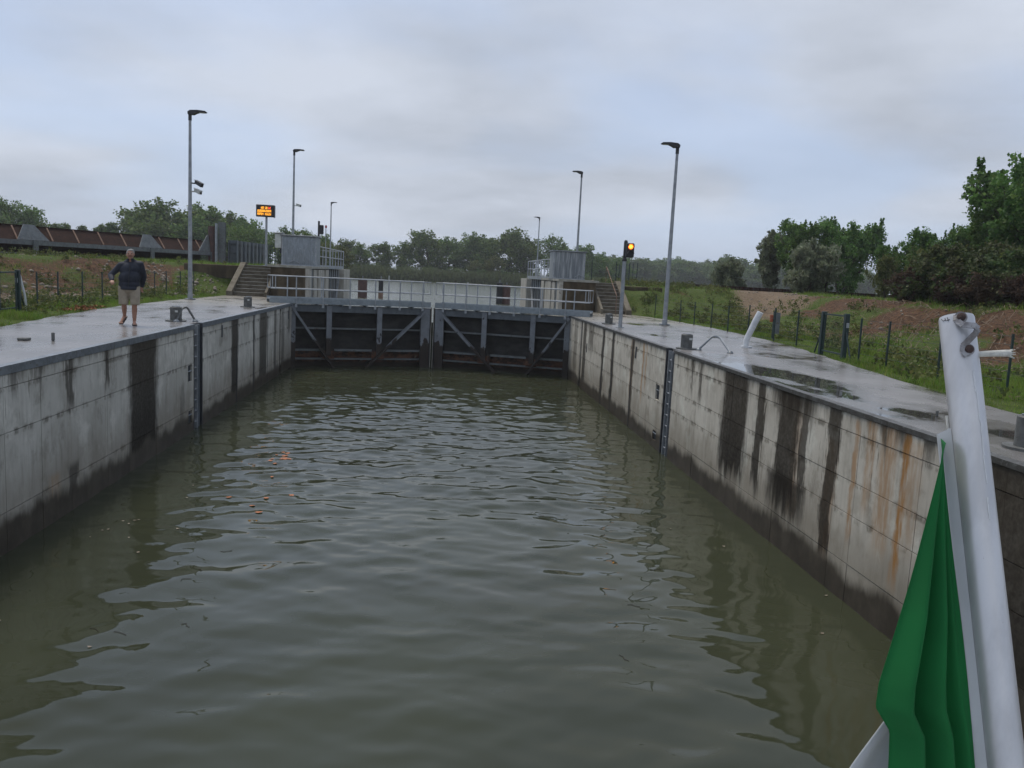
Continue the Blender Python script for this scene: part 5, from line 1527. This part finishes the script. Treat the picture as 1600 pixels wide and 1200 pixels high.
# arms
arms = {-1: ((-0.21, 0.0, 1.46), (-0.425, 0.07, 1.235), (-0.365, -0.15, 1.085)), 1: ((0.21, 0.0, 1.46), (0.30, 0.10, 1.19), (0.27, 0.12, 0.94))}
for s in (1, -1):
    a0, a1, a2 = (Vector(q) for q in arms[s])
    b.caps(a0, a1, 0.058, 0.045); b.caps(a1, a2, 0.045, 0.028)
    fd = (a2 - a1).normalized()
    sidev = fd.cross(Vector((0, 0, 1))).normalized(); nrm = sidev.cross(fd)
    pc = a2 + fd * 0.055
    for w2 in (-0.022, 0, 0.022): b.caps(a2 + sidev * w2 * 0.6, pc + sidev * w2 * 1.25 + fd * 0.02, 0.021, 0.017, 8)
    for i, ln2 in enumerate((0.62, 0.8, 0.85, 0.72)):
        st = pc + sidev * (i - 1.5) * 0.021 + fd * 0.03
        k1 = st + (fd * 0.036 - nrm * 0.012) * ln2 * 1.1; k2 = k1 + (fd * 0.012 - nrm * 0.028) * ln2; k3 = k2 + (-fd * 0.012 - nrm * 0.016) * ln2
        b.caps(st, k1, 0.0105, 0.0098, 8); b.caps(k1, k2, 0.0098, 0.009, 8); b.caps(k2, k3, 0.009, 0.008, 8)
    th = a2 + sidev * 0.03 * -s + fd * 0.02
    k1 = th + sidev * -s * 0.022 + fd * 0.03 - nrm * 0.012; k2 = k1 + fd * 0.03 - nrm * 0.012 + sidev * s * 0.008
    b.caps(a2 + fd * 0.015, th, 0.017, 0.014, 8); b.caps(th, k1, 0.0135, 0.011, 8); b.caps(k1, k2, 0.011, 0.009, 8)
man_me = fuse(b, 'person', M['skin'], None, 0.0075, 3)
man = bpy.data.objects.new('person', man_me); link(man)
tag(man, 'grey haired person in navy jacket, beige shorts and sandals walking on the wet quay', 'person')
# jacket
b = MB()
b.sphere((0, -0.005, 1.36), 0.205, 3, (1.18, 0.82, 0.95)); b.sphere((0, -0.03, 1.16), 0.215, 3, (1.16, 0.92, 1.0)); b.sphere((0, -0.02, 1.0), 0.205, 3, (1.16, 0.90, 0.75))
b.caps((-0.2, 0, 1.46), (0.2, 0, 1.46), 0.092, 0.092, 16); b.caps((-0.09, 0.0, 1.53), (0.09, 0.0, 1.53), 0.062, 0.062)
b.tube([(0, -0.015, 0.865), (0, -0.015, 0.90), (0, -0.02, 0.95)], [0.195, 0.205, 0.20], 24)
for s in (1, -1):
    a0, a1, a2 = (Vector(q) for q in arms[s])
    m1 = a0 + (a1 - a0) * 0.5
    b.caps(a0, m1, 0.092, 0.084); b.caps(m1, a1, 0.084, 0.074); 
    w2 = a1 + (a2 - a1) * 0.9
    b.caps(a1, a1 + (a2 - a1) * 0.5, 0.074, 0.066); b.caps(a1 + (a2 - a1) * 0.5, w2, 0.066, 0.05)
    b.sphere(a1 + (a0 - a1) * 0.18 + Vector((0.01 * s, -0.03, 0)), 0.058); b.sphere(a0 + (a1 - a0) * 0.3, 0.09)
jk = link(bpy.data.objects.new('jacket', fuse(b, 'jacket', M['navy'], None, 0.011, 5)), man)
# flatten hem from a circle to the body's oval is done by the smoothing; collar and zip
cb = MB(); n = 20; vs = []; fs = []
for k in range(n + 1):
    a = math.pi * 0.5 + math.pi * 2 * (0.05 + 0.9 * k / n) - math.pi
    for (rr_, z) in ((0.098, 1.545), (0.092, 1.615), (0.074, 1.612), (0.080, 1.545)):
        vs.append((math.cos(a) * rr_, math.sin(a) * rr_ * 0.95 - 0.01, z))
for k in range(n):
    for j in range(4): fs.append((k * 4 + j, k * 4 + (j + 1) % 4, (k + 1) * 4 + (j + 1) % 4, (k + 1) * 4 + j))
cb.add(vs, fs); cb.build('collar', M['navy'], man, True)
zb_ = MB(); zb_.tube([(0, -0.175, 1.50), (0, -0.183, 1.38), (0, -0.234, 1.18), (0, -0.212, 0.98), (0, -0.212, 0.88)], 0.006, 6); zb_.build('zip', M['dark'], man)
# shorts
b = MB()
b.sphere((0, 0, 0.90), 0.185, 3, (1.12, 0.92, 0.8))
for s in (1, -1):
    h_, k_ = Vector(hip[s]), Vector(knee[s])
    b.tube([h_ + Vector((s * .01, 0, 0.02)), h_ + (k_ - h_) * 0.45 + Vector((s * .015, 0, 0)), k_ + Vector((s * .012, 0, 0.0))], [0.135, 0.122, 0.108], 18)
link(bpy.data.objects.new('shorts', fuse(b, 'shorts', M['beige'], None, 0.011, 4)), man)
# hair
b = MB()
b.sphere((0.005, 0.0, 1.748), 0.1, 3, (0.90, 0.98, 0.88)); b.sphere((0.005, 0.03, 1.715), 0.1, 3, (0.86, 0.75, 0.85)); b.sphere((0.02, -0.06, 1.802), 0.05, 2, (1.35, 0.8, 0.55))
for s in (1, -1): b.sphere((0.005 + s * 0.074, -0.02, 1.745), 0.03, 2, (0.6, 1.3, 1.1))
link(bpy.data.objects.new('hair', fuse(b, 'hair', M['greyhair'], None, 0.009, 2)), man)
for s in (1, -1):
    e_ = MB().sphere((0.006 + s * 0.034, -0.112, 1.722), 0.0095, 2, (1.2, 0.6, 0.8)); e_.build('eye', M['dark'], man)
    e_ = MB().tube([(0.006 + s * 0.018, -0.121, 1.748), (0.006 + s * 0.052, -0.110, 1.750)], 0.006, 6); e_.build('eyebrow', M['greyhair'], man)
    # sandal: sole and two straps
    h_, t_ = Vector(heel[s]), Vector(toe[s]); d = (t_ - h_).normalized(); up_ = Vector((0, 0, 1)) if s == 1 else (Vector((0, 0, 1)) - d * d.z).normalized()
    sd_ = d.cross(up_).normalized()
    a = h_ - d * 0.035 - up_ * 0.034; c = t_ + d * 0.035 - up_ * 0.022
    so = MB(); so.hexa([a - sd_ * .034 - up_ * .016, a + sd_ * .034 - up_ * .016, c + sd_ * .05 - up_ * .016, c - sd_ * .05 - up_ * .016, a - sd_ * .034, a + sd_ * .034, c + sd_ * .05, c - sd_ * .05])
    sole = so.build('sandal', M['sandal'], man)
    for f_ in (0.42, 0.80):
        p = h_ + (t_ - h_) * f_; pts = [p + sd_ * math.cos(q) * 0.053 + up_ * (math.sin(q) * (0.07 if f_ < 0.6 else 0.045) - 0.035) for q in np.linspace(0, math.pi, 9)]
        st = MB()
        for q0, q1 in zip(pts[:-1], pts[1:]): st.bar(q0, q1, 0.045, 0.009, (q0 + q1) / 2 - p + up_ * 0.03)
        st.build('strap', M['sandal'], sole)
MB().tube([(-0.022, -0.1155, 1.652), (0.006, -0.1215, 1.650), (0.034, -0.1155, 1.652)], 0.0055, 6).build('mouth', mat('lips', (0.16, 0.05, 0.04), None, 5, 0.5, 0), man)
for o in [man] + list(man.children):      # slightly larger head, weight over the planted leg
    for v in o.data.vertices:
        k_ = float(sstep(1.57, 1.66, v.co.z))
        sc_ = 1 + 0.05 * k_
        v.co = Vector((0.005 + (v.co.x - 0.005) * sc_, -0.02 + (v.co.y + 0.02) * sc_, 1.60 + (v.co.z - 1.60) * sc_)) if k_ > 0 else v.co
        t_k = float(sstep(0.9, 1.5, v.co.z))
        v.co.x += 0.035 * t_k; v.co.y -= 0.05 * t_k + 0.22 * v.co.x * t_k; v.co.z += 0.10 * v.co.x * t_k
man.location = (-7.2, 20.36, -0.003)
man.rotation_euler = (0, 0, R(14))
man.scale = (0.98, 0.98, 0.97)

# ------------------------------------------------------------------ the boat's flagpole and flag
bt = thing('tour_boat', (0, -4, -3.2), 'white boat carrying the flagpole, mostly out of view', 'boat')
MB().cham(-2.2, 2.2, -12, 0.95, -0.12, 0.0, 0.03).build('deck', M['white_paint'], bt)
MB().prism([(-2.1, 0.85, -0.13), (-2.1, -12, -0.13), (-1.8, -12, -3.2), (-1.8, 0.5, -3.2)], (4.0, 0, 0)).build('hull', M['white_paint'], bt)
M['pole'] = None
pm = NT('white_gloss_pole')
_p = pm.obj(); _n = pm.noise(pm.map(_p, (1, 1, 0.3)), 18, 5, 0.6); _n2 = pm.noise(_p, 60, 4, 0.7)
pc_ = pm.mix(pm.mr(_n, 0.4, 0.7), (0.56, 0.565, 0.58), (0.45, 0.455, 0.47))
pc_ = pm.mix(pm.mr(_n2, 0.70, 0.74), pc_, (0.30, 0.27, 0.24))
pm.base(pc_); pm.b.inputs['Metallic'].default_value = 0.45; pm.rough(0.36); pm.bump(_n2, 0.06, 0.002)
M['pole'] = pm.m
P0 = Vector((0.7789, 1.1770, 1.6016)); P1 = Vector((0.8011, 0.9833, 0.9960))
ax_ = (P0 - P1).normalized()
Pb = P1 - ax_ * (0.996 / ax_.z)
fp = thing('flagpole', Pb, 'white painted flagpole with bent strap and frayed rope at its top', 'flagpole')
rp = 0.0243
MB().tube([Pb, Pb + ax_ * 0.1, P0 - ax_ * 0.004, P0], [rp, rp, rp, rp * 0.94], 40).build('tube', M['pole'], fp, smooth=True)
MB().tube([Pb, Pb + ax_ * 0.08], rp * 1.35, 24).build('socket', M['galv'], fp, smooth=True)
MB().tube([P0 + ax_ * 0.0001, P0 + ax_ * 0.0012], rp * 0.86, 32).build('end_cap', M['galv'], fp)
camp = Vector((0, 0, 1.63))
def around(h, ang, rad=rp):        # point on pole: h metres below top, angle about axis from the camera side towards the right
    c = P0 - ax_ * h
    v = (camp - c); v = (v - ax_ * v.dot(ax_)).normalized(); rgt = ax_.cross(v).normalized()
    if rgt.x < 0: rgt = -rgt
    d = v * math.cos(ang) + rgt * math.sin(ang)
    return c + d * rad, d
rusty = mat('rusty_bolt', (0.06, 0.03, 0.024), (0.035, 0.02, 0.018), 60, 0.7, 0.5)
chrome = mat('bent_steel_strap', (0.33, 0.33, 0.34), (0.16, 0.15, 0.15), 40, 0.35, 0.2, 0.7)
bolts = [(0.0075, 0.22), (0.056, 0.42)]
for h, a in bolts:
    p, d = around(h, a)
    MB().tube([p - d * 0.002, p + d * 0.003], 0.0088, 20).build('washer', chrome, fp, smooth=True)
    MB().tube([p + d * 0.003, p + d * 0.0075, p + d * 0.009], [0.0062, 0.006, 0.004], 12).build('bolt', rusty, fp, smooth=True)
sp = MB(); pts = []
for h, a, o_ in [(0.004, 0.02, .003), (0.012, -0.02, .006), (0.020, 0.20, .010), (0.0235, 0.62, .014), (0.0275, 0.75, .014), (0.034, 0.66, .012), (0.043, 0.42, .008), (0.050, 0.18, .005), (0.058, 0.14, .004), (0.064, 0.30, .004)]:
    p, d = around(h, a, rp + o_); pts.append((p, d))
for (p, d), (q, e2) in zip(pts[:-1], pts[1:]):
    sp.bar(p, q + (q - p) * 0.12, 0.0022, 0.0085, d.cross((q - p).normalized()))
sp.build('bent_strap', chrome, fp)
rope = mat('white_rope', (0.62, 0.62, 0.58), (0.45, 0.45, 0.42), 80, 0.9, 0.5)
p, d = around(0.060, 1.50)
rg = Vector((1, -0.05, 0.07)).normalized()
MB().tube([p - d * 0.01, p + rg * 0.02, p + rg * 0.040, p + rg * 0.046], [0.0042, 0.0045, 0.0052, 0.0048], 12).build('rope_stub', rope, fp, smooth=True)
fr = MB(); rr = random.Random(2)
for i in range(22):
    q = p + rg * 0.044 + Vector((0, rr.uniform(-.003, .003), rr.uniform(-.004, .004)))
    fr.tube([q, q + rg * rr.uniform(.005, .011) + Vector((0, rr.uniform(-.004, .004), rr.uniform(-.007, .003)))], [0.0011, 0.0004], 5)
fr.build('frayed_end', rope, fp)
runs = MB()
for (h0, h1, a) in [(0.088, 0.118, 0.62), (0.118, 0.16, 0.66), (0.15, 0.21, 0.70), (0.20, 0.25, 0.66), (0.27, 0.30, 0.6)]:
    pp = []
    for k in range(8):
        q, d = around(h0 + (h1 - h0) * k / 7, a + rr.uniform(-0.03, 0.03), rp + 0.0002); pp.append(q)
    runs.tube(pp, [0.0008 + rr.uniform(0, 0.0007) for _ in pp], 5)
runs.build('paint_runs', M['white_paint'], fp)
mk = MB()
for a0, a1, h0, h1 in [(-0.95, -0.80, 0.004, 0.008), (-0.80, -0.62, 0.008, 0.007), (-0.66, -0.60, 0.0045, 0.0095), (-0.5, -0.46, 0.004, 0.010), (-0.56, -0.36, 0.0085, 0.0078)]:
    q, d = around(h0, a0, rp + 0.0002); q2, d2 = around(h1, a1, rp + 0.0002); mk.tube([q, q2], 0.0005, 4)
mk.build('pen_marks', M['dark'], fp)
# halyard hugging the pole
hy = MB(); pp = []
for k in range(10):
    q, d = around(0.148 + k * 0.0085, -1.5, rp + 0.0022); pp.append(q)
hy.tube(pp, 0.0021, 8); hy.build('halyard', rope, fp, smooth=True)

# flag cloth
flag = thing('italian_flag'.replace('italian_', 'boat_'), Pb + Vector((-0.05, 0, 0.2)), 'green and white flag hanging in folds from the flagpole', 'flag')
def cloth_mat(name, c):
    m = NT(name)
    p = m.obj()
    wv = m.noise(p, 900, 2, 0.5)
    n = m.noise(p, 8, 4, 0.5)
    m.base(m.mix(m.mr(n, 0.3, 0.7), c, tuple(q * 0.85 for q in c))); m.rough(0.85)
    m.bump(wv, 0.15, 0.0005)
    t = m.n('ShaderNodeBsdfTranslucent'); t.inputs[0].default_value = tuple(q * 1.0 for q in c) + (1,)
    x = m.n('ShaderNodeMixShader'); x.inputs[0].default_value = 0.28
    m.l(m.b.outputs[0], x.inputs[1]); m.l(t.outputs[0], x.inputs[2]); m.l(x.outputs[0], m.out.inputs[0])
    return m.m
M['fgreen'] = cloth_mat('green_flag_cloth', (0.004, 0.16, 0.036))
M['fwhite'] = cloth_mat('white_flag_cloth', (0.62, 0.64, 0.66))
M['fred'] = cloth_mat('red_flag_cloth', (0.5, 0.03, 0.03))
# hoist edge runs along the pole; the top edge has fallen beside it, so the cloth hangs in steep folds
h_top, h_len = 0.180, 0.80
CM = cam.matrix_world.to_3x3()
def pix(u, v, d):
    c = Vector(((u - 800) / 1290.0, -(v - 600) / 1290.0, -1.0)) * d
    return camp + CM @ c
def sheet(name, rows, nu, foldf, m, depth):
    """rows: (height fraction, left point, right point); folds run down the cloth"""
    ks = [k for k, _, _ in rows]; nv = 130
    Vv = np.zeros((nv, nu, 3))
    for i in range(nv):
        k = ks[0] + (ks[-1] - ks[0]) * i / (nv - 1)
        Lp = np.array([np.interp(k, ks, [l[q] for _, l, _ in rows]) for q in range(3)])
        Rp = np.array([np.interp(k, ks, [r_[q] for _, _, r_ in rows]) for q in range(3)])
        for j in range(nu):
            u = j / (nu - 1)
            p = Lp + (Rp - Lp) * u
            Vv[i, j] = p + np.array([0.25, -1, 0.05]) * foldf(u, k)
    me = np_mesh(name, Vv.reshape(-1, 3) - np.array(flag.location), grid_faces(nu, nv), m)
    o = link(bpy.data.objects.new(name, me), flag)
    md = o.modifiers.new('t', 'SOLIDIFY'); md.thickness = 0.0007
    return o
rows = []
for k in range(24):
    v = 692 + (1560 - 692) * k / 23
    rt, _ = around((v - 490) / 706.0 * 0.636, -1.35, rp + 0.014)
    le = np.interp(v, [692, 760, 900, 1000, 1070, 1105, 1125, 1142, 1180, 1250, 1560], [1477, 1461, 1424, 1396, 1376, 1371, 1377, 1394, 1393, 1388, 1360])
    rows.append(((v - 692) / 868.0, pix(le, v, 1.17 - 0.05 * k / 23), rt))
def gf(u, k):
    a = min(1.0, k * 3.2)
    env_ = min(1, (1 - u) * 6) * min(1, u * 9 + 0.25)
    w_ = u + 0.05 * math.sin(k * 5)
    f = 0.95 * math.exp(-((w_ - 0.26) / 0.13) ** 2) - 0.75 * math.exp(-((w_ - 0.47) / 0.075) ** 2) + 0.8 * math.exp(-((w_ - 0.64) / 0.11) ** 2) - 0.5 * math.exp(-((w_ - 0.82) / 0.06) ** 2) + 0.35 * math.exp(-((w_ - 0.93) / 0.05) ** 2) - 0.5 * math.exp(-((w_ - 0.02) / 0.07) ** 2)
    return 0.021 * a * f * env_ + 0.0025 * math.sin(17 * u + 9 * k) * a
sheet('green_stripe', rows, 110, gf, M['fgreen'], 0)
rows = []
for k in range(16):
    v = 1085 + (1560 - 1085) * k / 15
    le = np.interp(v, [1085, 1110, 1200, 1560], [1392, 1380, 1312, 1100])
    rows.append(((v - 1085) / 475.0, pix(le, v, 1.20), pix(1480, v, 1.22)))
sheet('white_stripe', rows, 60, lambda u, k: 0.012 * math.sin(u * 9 + 1 + k), M['fwhite'], 0)
# heading band (white sleeve) along the hoist
hb_ = MB(); vs = []; fs = []
for i in range(60):
    v = i / 59
    a_, _ = around(h_top - 0.012 + (h_len + 0.01) * v, -1.12, rp + 0.0006); c_, _ = around(h_top - 0.004 + (h_len) * v, -1.42, rp + 0.017)
    vs += [a_, c_, c_ + Vector((0, 0.003, 0)), a_ + Vector((0, 0.003, 0))]
for i in range(59):
    for j in range(4): fs.append((i * 4 + j, i * 4 + (j + 1) % 4, (i + 1) * 4 + (j + 1) % 4, (i + 1) * 4 + j))
hb_.add(vs, fs); hb_.build('heading_band', M['fwhite'], flag, True)

# ------------------------------------------------------------------ haze
hz = MB().box(-560, 560, -55, 560, -8, 24).build('haze', M['dark'], None)
hm = bpy.data.materials.new('haze_air'); hm.use_nodes = True
t_ = hm.node_tree; t_.nodes.clear()
ho = t_.nodes.new('ShaderNodeOutputMaterial'); pv = t_.nodes.new('ShaderNodeVolumePrincipled')
pv.inputs['Color'].default_value = (0.92, 0.96, 1.0, 1); pv.inputs['Density'].default_value = 0.00045; pv.inputs['Anisotropy'].default_value = 0.2
t_.links.new(pv.outputs[0], ho.inputs['Volume'])
hz.data.materials.clear(); hz.data.materials.append(hm)
tag(hz, 'pale damp haze in the air over the lock', 'haze', kind='stuff')
